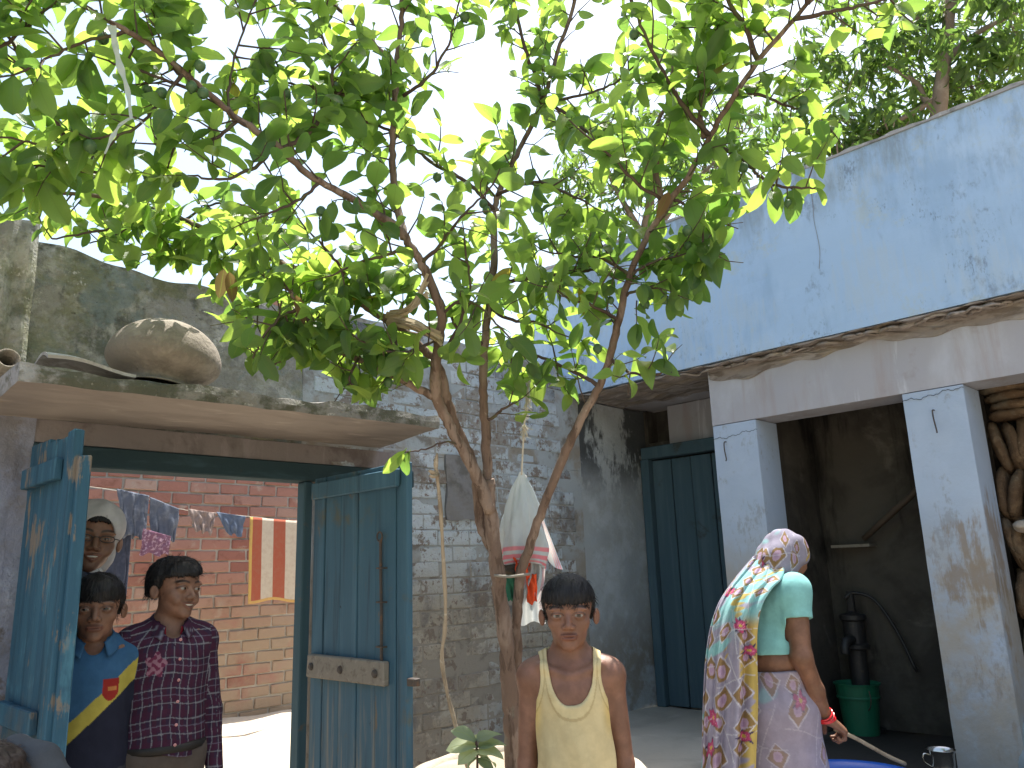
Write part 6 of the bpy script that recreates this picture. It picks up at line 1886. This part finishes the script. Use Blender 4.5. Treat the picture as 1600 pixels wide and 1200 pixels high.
# collar, placket and buttons
def collar(side, col, name='collar', lining=False):
    """half a shirt collar from the nape round to the open front, its leaf folded down over the shirt"""
    def fn(u, v):
        a = pi/2 - side*u*(pi-.50)
        w = (.034+.012*u**3) if not lining else -.004
        r = .0535 + (.030*v*(.7+.3*u) if not lining else -.006*v)
        z = (1.150-.050*u**1.6)*s + (.010*sin(pi*min(1, v*1.6))*(1-v) - w*v if not lining else -.030*v)
        return r*s*cos(a), .008+r*s*1.12*sin(a)-.010*u, z
    V, F = thick(sheet(fn, 26, 8), .0035)
    o = emit(name, (V, F), M['cotton'], sh, O, ya, np.tile(col, (len(V), 1)) if not isinstance(col, str) else plaid(V, s))
    return o
collar(-1, 'plaid'); collar(1, 'plaid'); collar(1, (.20, .016, .032), 'collar_lining', True); collar(-1, (.20, .016, .032), 'collar_lining', True)
for z in (1.06, 1.0, .935, .87, .80, .74):
    yb = -(.098 if z > 1 else .104 if z > .9 else .107)*s
    V, F = moved(lathe([(.001, .003), (.0045, .0025), (.0055, 0)], n=10), (.012, yb-.012, z*s), rotx(pi/2))
    emit('button', (V, F), M['cotton'], sh, O, ya, np.tile([.50, .25, .25], (len(V), 1)))
V, Q = garment(B.legs[:2]+B.legs[3:5]+[('ell', S_(0, .004, .70), S_(.116, .088, .09), .03)], .014, (-.24, -.2, .05), (.24, .2, .84), .007, [lambda X, Y, Z: .09-Z+0*X+0*Y, lambda X, Y, Z: Z-.80+0*X+0*Y], .004, 8)
emit('trousers', (V, Q), M['cotton'], p, O, ya, np.tile([.085, .070, .062], (len(V), 1)))
V, F = tube([(.125*s*cos(t), .098*s*sin(t), .742*s) for t in np.linspace(0, 2*pi, 40)], .010, 6)
emit('belt', ((V-[0, 0, .742*s])*[1.02, 1.02, 1.6]+[0, 0, .725*s], F), M['hair'], p, O, ya, np.tile([.02, .018, .017], (len(V), 1)))

# ---- boy in the blue shirt, half behind the door leaf
O = np.array([.985, 3.09, 0.0])
ya = face_to(O, EYE)+.05
B = Body(1.05, rotz(-.10)@rotx(.0), slim=1.0, headoff=(.0, -.012, -.012), arms=((-.075, .05), (.02, -.01)), headk=1.06)
p = thing('person', 'boy in a blue shirt with yellow diagonal stripe peering from behind the left door leaf', 'person', O)
body, V, Q = B.skin('body', p, O, ya, (.19, .098, .064), .0032)
B.H.eyes(p, O, ya, (0, .0))
hair_mesh(B.H, p, O, ya, fringe=.60, seed=8, puff=.02, spike=.01)
s = B.s
shirt = B.torso+B.sh[:3]+[('cap', S_(0, .0, .98)*s/1.085, S_(0, .0, .70)*s/1.085, .108*s, .114*s, .04*s, ((0, 1, 0), 1.28))]
slv = []
for q in (-1, 1):
    slv += [('ell', np.array([q*.124, .012, 1.045])*s, np.array([.044, .044, .046])*s, .03*s), ('cap', np.array([q*.126, .012, 1.045])*s, np.array([q*(.150 if q > 0 else .112), .016, .90])*s, .038*s, .043*s if q > 0 else .038*s, .02*s)]
nk = lambda X, Y, Z: Z-(1.122*s+.25*Y)+0*X
V, Q = garment(shirt+slv, .010, (-.30, -.2, .60), (.30, .2, 1.22), .0032,
               [lambda X, Y, Z: np.where(np.abs(X) < .125*s, .66*s-Z, .912*s-Z)+0*Y, ecut((0, -.06, 1.15*s), (.045, .09, .09)), nk], .004, 17, 15.0)
x, z = V[:, 0]/s, V[:, 2]/s
C = np.tile([.036, .098, .19], (len(V), 1))
dg = z-(.90+.95*(x+.02))
fr_ = (V[:, 1] < .02) & (np.abs(x) < .14)
C[(dg < .0) & fr_] = [.36, .30, .06]
C[(dg < -.062) & fr_] = [.018, .020, .035]
C[((z < .86) & ~fr_)] = [.018, .020, .035]
sx, sz = (x-.055)/.024, (z-.955)/.034
C[(np.abs(sx) < np.clip(1.1-.9*np.clip(-sz, 0, 2)**2, 0, 1)) & (np.abs(sz) < 1) & fr_] = [.25, .025, .02]
C[(np.abs(sx-.2) < .55) & (np.abs(sz-.1) < .22) & fr_] = [.40, .16, .05]
sh = emit('blue_shirt', (V, Q), M['cotton'], p, O, ya, C)
_O, _ya = O, ya
collar(-1, (.04, .105, .20)); collar(1, (.04, .105, .20))
V, Q = garment(B.legs[:2]+B.legs[3:5]+[('ell', np.array([0, .004, .70])*s, np.array([.112, .086, .09])*s, .03)], .014, (-.24, -.2, .05), (.24, .2, .80), .007, [lambda X, Y, Z: .09-Z+0*X+0*Y, lambda X, Y, Z: Z-.78+0*X+0*Y], .004, 9)
emit('trousers', (V, Q), M['cotton'], p, O, ya, np.tile([.04, .04, .05], (len(V), 1)))

# ---- man with glasses and a pale head cloth, looking round the leaf
O = np.array([1.03, 3.40, 0.0])
ya = face_to(O, EYE)+1.15
B = Body(1.265, rotz(-1.05)@roty(.10)@rotx(.0), smile=True, slim=.95, headoff=(.0, -.012, -.012), arms=((-.01, -.02), (-.01, -.02)), headk=1.0)
p = thing('person', 'smiling man with glasses and a white head cloth looking round the left door leaf', 'person', O)
body, V, Q = B.skin('body', p, O, ya, (.22, .112, .072), .0036)
B.H.eyes(p, O, ya, (0, 0))
hair_mesh(B.H, p, O, ya, fringe=.74, seed=11, puff=.01, res=.0034, loose=False)
H = B.H; s = B.s
o = emit('teeth', (H.at(0, -.372, .218)+(np.array(tv)*[.085, .03, .34])*H.h@H.R.T, [tuple(f) for f in tf]), M['eye'], p, O, ya, np.tile([.62, .58, .52], (len(tv), 1)))
gl = []
for q in (-1, 1):
    gl.append(tube([H.at(q*.155+.105*cos(t), -.445+.02*abs(cos(t)), .485+.062*sin(t)*(1-.2*abs(sin(t)))) for t in np.linspace(0, 2*pi, 25)], .0017, 6))
    gl.append(tube([H.at(q*.262, -.42, .50), H.at(q*.37, -.2, .50), H.at(q*.39, .05, .49)], .0016, 5))
gl.append(tube([H.at(-.05, -.45, .50), H.at(0, -.465, .51), H.at(.05, -.45, .50)], .0016, 5))
gv_, gf_ = join(gl)
emit('glasses', (gv_, gf_), M['pumpiron'], p, O, ya)
f = grid(H.at(0, .05, .55)-.19, H.at(0, .05, .55)+.19, .0036)
f.run([H.E((0, .08, .72), (.44, .53, .42), .03), H.E((0, .12, .30), (.38, .36, .4), .1)])
X, Y, Z = np.meshgrid(f.x, f.y, f.z, indexing='ij')
q = H.inv(np.stack([X.ravel(), Y.ravel(), Z.ravel()], 1))
cut = np.maximum(1-np.sqrt((q[:, 0]/.345)**2+((q[:, 1]+.55)/.60)**2+((q[:, 2]-.36)/.47)**2), -.05-q[:, 2])*.3*H.h
f.d = np.maximum(f.d, cut.reshape(f.d.shape).astype(np.float32))
V, Q = f.surface(2)
V = V+vnormals(V, Q)*(.004*fbm(V, 28, 3))[:, None]
emit('head_cloth', (V, Q), M['cotton'], p, O, ya, np.tile([.50, .48, .49], (len(V), 1)))
V, Q = garment([('cap', np.array([0, .015, 1.09])*s, np.array([0, .0, 1.15])*s, .055*s, .050*s, .02)], .006, (-.12, -.12, 1.3), (.12, .12, 1.5), .004, [lambda X, Y, Z: 1.07*s-Z+0*X+0*Y, lambda X, Y, Z: Z-(1.152*s+.2*Y)+0*X], .005, 3, 30.0)
emit('neck_scarf', (V, Q), M['cotton'], p, O, ya, np.tile([.62, .62, .62], (len(V), 1)))
V, Q = garment(B.torso+B.sh[:3]+B.arm, .014, (-.36, -.24, .7), (.36, .24, 1.46), .005, [lambda X, Y, Z: np.where(np.abs(X) < .14*s, .66*s-Z, .63*s-Z)+0*Y, lambda X, Y, Z: Z-(1.11*s+.2*Y)+0*X], .005, 4, 14.0)
C = np.tile([.055, .06, .085], (len(V), 1))
C[(V[:, 0] > .02) & (V[:, 1] < 0) & (V[:, 2] < .93*s) & (V[:, 0] < .10)] = [.5, .5, .5]
emit('jacket', (V, Q), M['cotton'], p, O, ya, C)
V, Q = garment(B.legs[:2]+B.legs[3:5]+[('ell', np.array([0, .004, .70])*s, np.array([.112, .086, .09])*s, .03)], .014, (-.28, -.2, .05), (.28, .2, .95), .008, [lambda X, Y, Z: .09-Z+0*X+0*Y, lambda X, Y, Z: Z-.9+0*X+0*Y], .004, 9)
emit('trousers', (V, Q), M['cotton'], p, O, ya, np.tile([.05, .05, .06], (len(V), 1)))

# ---- woman in the flowered sari, seen from behind, stirring the tub
A0 = np.array([cos(_h), sin(_h), 0]); R0 = _r0
DW = 3.24
WO = A0*DW + R0*(r0x := 1.02)
WO = np.array([WO[0], WO[1], 0.0])
def wl(x, y, dd=0.0):
    """local point (right, away, up) of photo pixel x, y at dd metres behind the woman's plane"""
    d = CF+CR*(x-800)/FPX-CU*(y-600)/FPX
    P = EYE+d*((DW+dd-EYE@A0)/(d@A0))
    return np.array([(P-WO)@R0, (P-WO)@A0, P[2]])
def wout(V):
    return np.asarray(V)[:, :1]*R0+np.asarray(V)[:, 1:2]*A0+np.asarray(V)[:, 2:]*[0, 0, 1]+WO
p = thing('person', 'woman in a flowered sari and turquoise blouse seen from behind, stirring the blue tub', 'person', WO)
SKW = (.20, .098, .060)
FW = np.array([.80, .60, 0]); FW /= np.linalg.norm(FW)           # where she faces, in (right, away)
RW = np.array([FW[1], -FW[0], 0])
hc = wl(1222, 866, .03)
HR = np.column_stack([-RW, -FW, [0, 0, 1]])                       # head axes: -Y looks along FW
tilt = rotx(.35)
Hw = Head(hc+np.array([0, 0, -.075])+FW*.01, .200, HR@tilt, ears=False)
shR, shL = wl(1240, 918, -.085), wl(1160, 925, .16)
chest, waist, hip = wl(1203, 965, .03), wl(1203, 1030, .02), wl(1208, 1105, .03)
el, wr = wl(1253, 1027, -.13), wl(1291, 1121, -.05)
kn = wl(1322, 1143, -.02)
Rt = HR
torso = [('ell', chest, (.150, .095, .13), .05, Rt), ('ell', waist, (.132, .098, .10), .06, Rt), ('ell', hip, (.165, .135, .13), .06, Rt), ('cap', shR+[0, 0, -.01], shL+[0, 0, -.01], .048, .048, .05),
         ('cap', (shR+shL)/2+[0, 0, .0], hc+[0, 0, -.07], .058, .046, .04), ('cap', (chest+shR)/2, shR-[.02, 0, .03], .06, .045, .05)]
armR = [('cap', shR, el, .047, .036, .03), ('cap', el, el*.45+wr*.55, .037, .031, .02), ('cap', el*.45+wr*.55, wr, .031, .0215, .02)]
elL, wrL = wl(1205, 1030, .30), wl(1225, 1085, .36)
armL = [('cap', shL, elL, .044, .034, .03), ('cap', elL, wrL, .034, .022, .02)]
sd_ = wl(1414, 1192, .06)-kn
sd_ /= np.linalg.norm(sd_)
hd_ = (kn-wr)/np.linalg.norm(kn-wr)
upn = np.cross(sd_, [0, 0, 1]); upn /= np.linalg.norm(upn)
pn = np.array([.12, .35, -.92]); pn -= hd_*(pn@hd_); pn /= np.linalg.norm(pn)
hand = hand_prims(wr-hd_*.006, hd_, pn, np.cross(hd_, pn), 1.12, .95, .7)
handL = hand_prims(wrL, (.8, .2, -.5), (0, -1, 0), (0, 0, 1), .95, .5)
legs = []
for q in (-1, 1):
    b0 = hip+RW*q*.08; f0 = np.array([b0[0], b0[1], .05])
    legs += [('cap', b0, (b0+f0)/2, .085, .055, .03), ('cap', (b0+f0)/2, f0, .05, .034, .02), ('cap', f0, f0+FW*.14-[0, 0, .015], .034, .024, .02)]
allp = torso+armR+armL+hand+handL+legs
lo = np.array([-.34, -.32, -.01]); hi = np.array([.52, .62, 1.53])
f = grid(lo, hi, .0036, ((0, .012), (.55, .0032)))
f.run(allp); f.run(Hw.prims())
V, Q = f.surface(1)
o = mk('body', (wout(V), Q), M['skin'], p, smooth=True)
vcol(o, Hw.colour(V, SKW))
def wgar(name, prims, grow, lo, hi, r, cuts, wr_, seed, fr, mat, col, parent=p):
    V, Q = garment(prims, grow, lo, hi, r, cuts, wr_, seed, fr)
    o = mk(name, (wout(V), Q), mat, parent, smooth=True)
    vcol(o, np.clip(col(V), 0, 1))
    return o
# blouse
zb = waist[2]+.028
se = shR+(el-shR)*.46
sl = shL+(elL-shL)*.46
nb = (el-shR)/np.linalg.norm(el-shR)
blouse = torso[:1]+torso[3:4]+torso[5:]+[('ell', waist+[0, 0, .03], (.136, .100, .10), .06, Rt), ('cap', shR, se, .052, .052, .03), ('cap', shL, sl, .050, .050, .03)]
def sleeve_cut(X, Y, Z):
    t = (X-se[0])*nb[0]+(Y-se[1])*nb[1]+(Z-se[2])*nb[2]
    dist = np.sqrt((X-se[0])**2+(Y-se[1])**2+(Z-se[2])**2)
    return np.where(dist < .10, t, -1.0)*np.where(X > se[0]-.055, 1, -1)*np.where(X > se[0]-.055, 1, -1) if False else np.where((dist < .09) & (X > se[0]-.05), t, -1.0)
wgar('blouse', blouse, .006, (-.3, -.3, .85), (.35, .5, 1.40), .0033, [lambda X, Y, Z: zb+.02*X-Z+0*Y, sleeve_cut, ecut(hc+[0, -.02, -.075], (.075, .075, .06))], .0042, 4, 18.0, M['cotton'],
     lambda V: np.tile([.23, .50, .49], (len(V), 1))*(1-.08*np.clip(fbm(V, 40, 2), 0, 1))[:, None])

def sari_print(s, t, teal=0.0, yellow=0.0, seed=0):
    """printed cloth: lilac ground, brown diamonds with pale ovals, magenta flowers, turquoise and ochre"""
    n = len(s)
    s, t = s+.006*np.sin(t*31+s*17), t+.007*np.sin(s*37+t*11)
    C = np.tile([.325, .30, .385], (n, 1))
    P = np.stack([s, t, np.zeros(n)], 1)
    def mixin(m, c, f=1.0):
        m = (np.clip(m, 0, 1)*f)[:, None]
        return C*(1-m)+np.asarray(c)*m
    tq = smooth01(fbm(P, 16, seed+1)+teal, .12, .4)
    C = mixin(tq, (.25, .52, .52), .9)
    yl = smooth01(fbm(P+3, 26, seed+2)+yellow, .48, .68)
    C = mixin(yl, (.50, .36, .08), .9)
    def lattice(ps, pt, js, seed):
        i, j = np.floor(s/ps), np.floor(t/pt)
        h1 = np.modf(np.abs(np.sin(i*12.9898+j*78.233+seed)*43758.5453))[0]
        h2 = np.modf(np.abs(np.sin(i*39.346+j*11.135+seed)*24634.6345))[0]
        return s-(i+.5+(h1-.5)*js)*ps, t-(j+.5+(h2-.5)*js)*pt, h1, h2
    a, b, h1, h2 = lattice(.078, .098, .5, seed)
    kk = .75+.5*h2
    r = (np.abs(a)/.029+np.abs(b)/.040)/kk
    on = h1 < .86
    C = mixin(on*(np.abs(r-1.12) < .07), (.62, .60, .66), .8)
    C = mixin(on*(r < 1.02), (.27, .17, .07), .95)
    e = np.hypot(a/.0125, b/.0185)/kk
    C = mixin(on*(e < 1.0), (.48, .34, .45))
    C = mixin(on*(e < .55), (.42, .29, .42))
    a, b, h1, h2 = lattice(.125, .15, .7, seed+4)
    th = np.arctan2(b, a); rr = np.hypot(a, b)
    fl = (.019+.013*h2)*(.84+.16*np.cos(5*th+h2*6))*(1+.15*np.sin(a*310+b*170))
    on = h1 < .58
    C = mixin(on*(rr < fl*1.15), (.10, .05, .10), .6)
    C = mixin(on*(rr < fl), (.43, .065, .16))
    C = mixin(on*(rr < fl*.6)*(np.sin(th*10) > .2), (.70, .22, .34))
    C = mixin(on*(rr < .006), (.60, .45, .10))
    lf = .034*np.abs(np.cos(2.5*th+h2*9))**6
    C = mixin(on*(rr > fl)*(rr < lf), (.07, .05, .10))
    a, b, h1, h2 = lattice(.16, .17, .3, seed+9)
    C = mixin((np.abs(a+.3*b) < .0016)+(np.abs(b-.25*a+.02) < .0016), (.58, .57, .62), .7)
    return C
# skirt of the sari
zc = hip[2]
skirt = [('ell', hip, (.172, .142, .13), .05, Rt), ('cap', hip+[0, 0, -.02], np.array([hip[0]+.01, hip[1], .30]), .160, .185, .05), ('cap', np.array([hip[0]+.01, hip[1], .30]), np.array([hip[0]+.01, hip[1], .06]), .185, .20, .05), ('ell', waist+[0, 0, -.04], (.140, .108, .07), .05, Rt)]
def skirtcol(V):
    q = V-hip
    s = np.arctan2(q@RW, q@FW)*.16
    C = sari_print(s*.8+.03, V[:, 2]*.8, -.55, -.6, 21)
    soft = np.clip(1.05-((V[:, 2]-.62)/.42), 0, 1)
    g = np.array([.275, .222, .26])
    m = (.48+.45*smooth01(V[:, 2], .72, .86)*smooth01(-s, -.2, .1))[:, None]
    return C*(1-m)+g*m
zt = waist[2]-.030
wgar('sari_skirt', skirt, .004, (-.34, -.32, .02), (.34, .40, 1.05), .0042, [lambda X, Y, Z: Z-zt-.03*X+0*Y, lambda X, Y, Z: .04-Z+0*X+0*Y], .006, 9, 9.0, M['cotton'], skirtcol)
# hood part of the sari end
f = grid(hc-.2, hc+.2, .0032)
f.run([Hw.E((0, .06, .64), (.435, .52, .41), .03), Hw.E((0, .28, .42), (.36, .36, .36), .12), ('cap', hc+[-.01, .0, -.05]-FW*.05, hc+[-.075, .01, -.13]-FW*.05, .075, .075, .06)])
X, Y, Z = np.meshgrid(f.x, f.y, f.z, indexing='ij')
q = Hw.inv(np.stack([X.ravel(), Y.ravel(), Z.ravel()], 1))
cut = np.maximum(1-np.sqrt((q[:, 0]/.40)**2+((q[:, 1]+.62)/.56)**2+((q[:, 2]-.42)/.52)**2), -.10+.35*q[:, 0]-q[:, 2])*.3*Hw.h
f.d = np.maximum(f.d, cut.reshape(f.d.shape).astype(np.float32))
V, Q = f.surface(2)
q = Hw.inv(V)
fold = np.sin(q[:, 0]*16+q[:, 2]*7+2*np.sin(q[:, 1]*4))*.5+np.sin(q[:, 0]*31-q[:, 2]*13)*.3
V = V+vnormals(V, Q)*(.0048*fold+.002*fbm(V, 30, 5))[:, None]
hood = mk('sari_hood', (wout(V), Q), M['cotton'], p, smooth=True)
qa = np.arctan2(q[:, 0], -q[:, 1]+.2)*.11
C = sari_print(qa, q[:, 2]*.2, -.35, -.15, 15)*.74
lowb = smooth01(-q[:, 2], -.42, -.25)[:, None]*smooth01(q[:, 0], -.5, .1)[:, None]
C = C*(1-.0*lowb)
vcol(hood, C)
# hanging end over the back and left shoulder
rows = [(868, 1226, 1176, -.06, .02), (893, 1222, 1155, -.105, .06), (915, 1205, 1139, -.135, .10), (945, 1190, 1122, -.15, .12), (985, 1183, 1110, -.15, .13), (1030, 1182, 1104, -.148, .13), (1080, 1183, 1101, -.15, .12), (1130, 1182, 1099, -.155, .11), (1180, 1180, 1098, -.16, .11), (1240, 1178, 1096, -.165, .11), (1300, 1178, 1094, -.17, .11), (1350, 1178, 1093, -.17, .11)]
RWS = spline(np.array(rows, float), 8)
NU, NV = 190, 300
def pall(u, v):
    k = v*(len(RWS)-1); i = min(int(k), len(RWS)-2); fq = k-i
    y, xi, xo, d0, d1 = RWS[i]*(1-fq)+RWS[i+1]*fq
    w = min(1, u/.82)
    x = xi+(xo-xi)*(1-cos(w*pi/2)**1.0*1.0)*1.0 if False else xi+(xo-xi)*sin(w*pi/2)
    dd = d0+(d1-d0)*(1-cos(w*pi/2))
    if u > .82:
        x += (u-.82)*30; dd += (u-.82)*.6
    am = .006+.014*smooth01(np.array(v), .10, .55)
    f1 = sin(u*30+1.3*sin(v*5)+v*2)+.45*sin(u*53-v*4)
    P = wl(x, y+(14*(1-u) if v < .3 else 0)*(.3-v)/.3, dd)
    P = P+np.array([-.5*f1*am*sin(w*pi/2), -f1*am, 0])
    # heavier tuck behind the neck
    P[1] += -.012*sin(pi*min(1, v/.25))*sin(pi*u)
    return P
V, F = sheet(pall, NU, NV)
uu = np.tile(np.arange(NU+1)/NU, NV+1); vv = np.repeat(np.arange(NV+1)/NV, NU+1)
C = sari_print(uu*.30, vv*1.15, .0, -.25, 2)
# upper folds are mostly turquoise, the inner border ochre
C1 = sari_print(uu*.30, vv*1.15, .85, .05, 2)
m = ((1-smooth01(vv, .28, .42))*(1-smooth01(uu, .55, .8)))[:, None]
C = C*(1-m)+C1*m
C2 = sari_print(uu*.30, vv*1.15, -.4, 1.2, 2)
m = (smooth01(vv, .30, .36)*(1-smooth01(uu, .17, .20)))[:, None]
C = C*(1-m)+C2*m
W, G = thick((V, F), .003)
o = mk('sari_end', (wout(W), G), M['cotton'], p, smooth=True)
vcol(o, np.vstack([C, C]))
# bangles
q_ = NT('red_glass', .15, .6, (.55, .015, .02))
ax = (wr-el)/np.linalg.norm(wr-el)
e1 = np.cross(ax, [0, 0, 1]); e1 /= np.linalg.norm(e1); e2 = np.cross(ax, e1)
for k in range(4):
    c = wr-ax*(.018-.0075*k)+e2*.004
    r = .031+.0015*(k % 2)
    P = np.array([c+r*(cos(t)*e1+sin(t)*e2)+ax*.006*sin(t+k) for t in np.linspace(0, 2*pi, 40)])
    V, F = tube(P, .0034, 8, cap=False)
    mk('bangle', (wout(V), F), q_.m, p, smooth=True)
# the stick she stirs with
a = kn-sd_*.045+pn*.012; b = wl(1414, 1193, .10)
V, F = tube(np.array([a*(1-t)+b*t+[0, 0, .004*sin(6*t)] for t in np.linspace(0, 1, 14)]), [.0075]*13+[.009], 9, .15)
o = mk('stirring_stick', (wout(V), F), M['drywood'], smooth=True)
tag(o, 'thin wooden stick held by the woman over the blue tub', 'stick')

# ---- person low in the left corner, only hair and a grey shawl showing
O = ground_at(-14, 1180, 1.55)
ya = face_to(O, px(60, 1160, 4.0))
hz = px(4, 1172, 1.5)[2]
B = Body(.80, rotz(.2), slim=1.0)
dz = hz+.03-B.H.at(0, 0, 1.0)[2]
O = O+np.array([0, 0, 0.0])
p = thing('person', 'crouched person with dark brown hair and a grey shawl in the bottom left corner', 'person', O)
s = B.s
k = (hz+.01)/ (1.335*s)
B = Body(.80*k, rotz(.2))
body, V, Q = B.skin('body', p, O, ya, (.16, .08, .05), .005)
hair_mesh(B.H, p, O, ya, fringe=.66, seed=3, puff=.03, spike=.02, res=.004, colour=(.035, .024, .020))
V, Q = garment(B.torso+B.sh[:3]+B.arm[:3]+B.arm[3:], .02, (-.3, -.2, .2), (.3, .2, B.H.c[2]+.02), .006, [lambda X, Y, Z: .25-Z+0*X+0*Y], .006, 3, 14.0)
emit('grey_shawl', (V, Q), M['cotton'], p, O, ya, np.tile([.07, .075, .085], (len(V), 1)))
a, b, c = px(24, 1172, 1.62), px(62, 1196, 1.60), px(98, 1248, 1.58)
f = grid(np.minimum(a, c)-.08, np.maximum(a, c)+.08, .004)
f.run([('cap', a, b, .034, .036, .03), ('cap', b, c, .036, .044, .03)])
V, Q = f.surface(2)
V = V+vnormals(V, Q)*(.004*fbm(V*[1, 1, .6], 40, 6))[:, None]
o = mk('shawl_fold', (V, Q), M['cotton'], p, smooth=True)
vcol(o, np.tile([.06, .066, .075], (len(V), 1)))
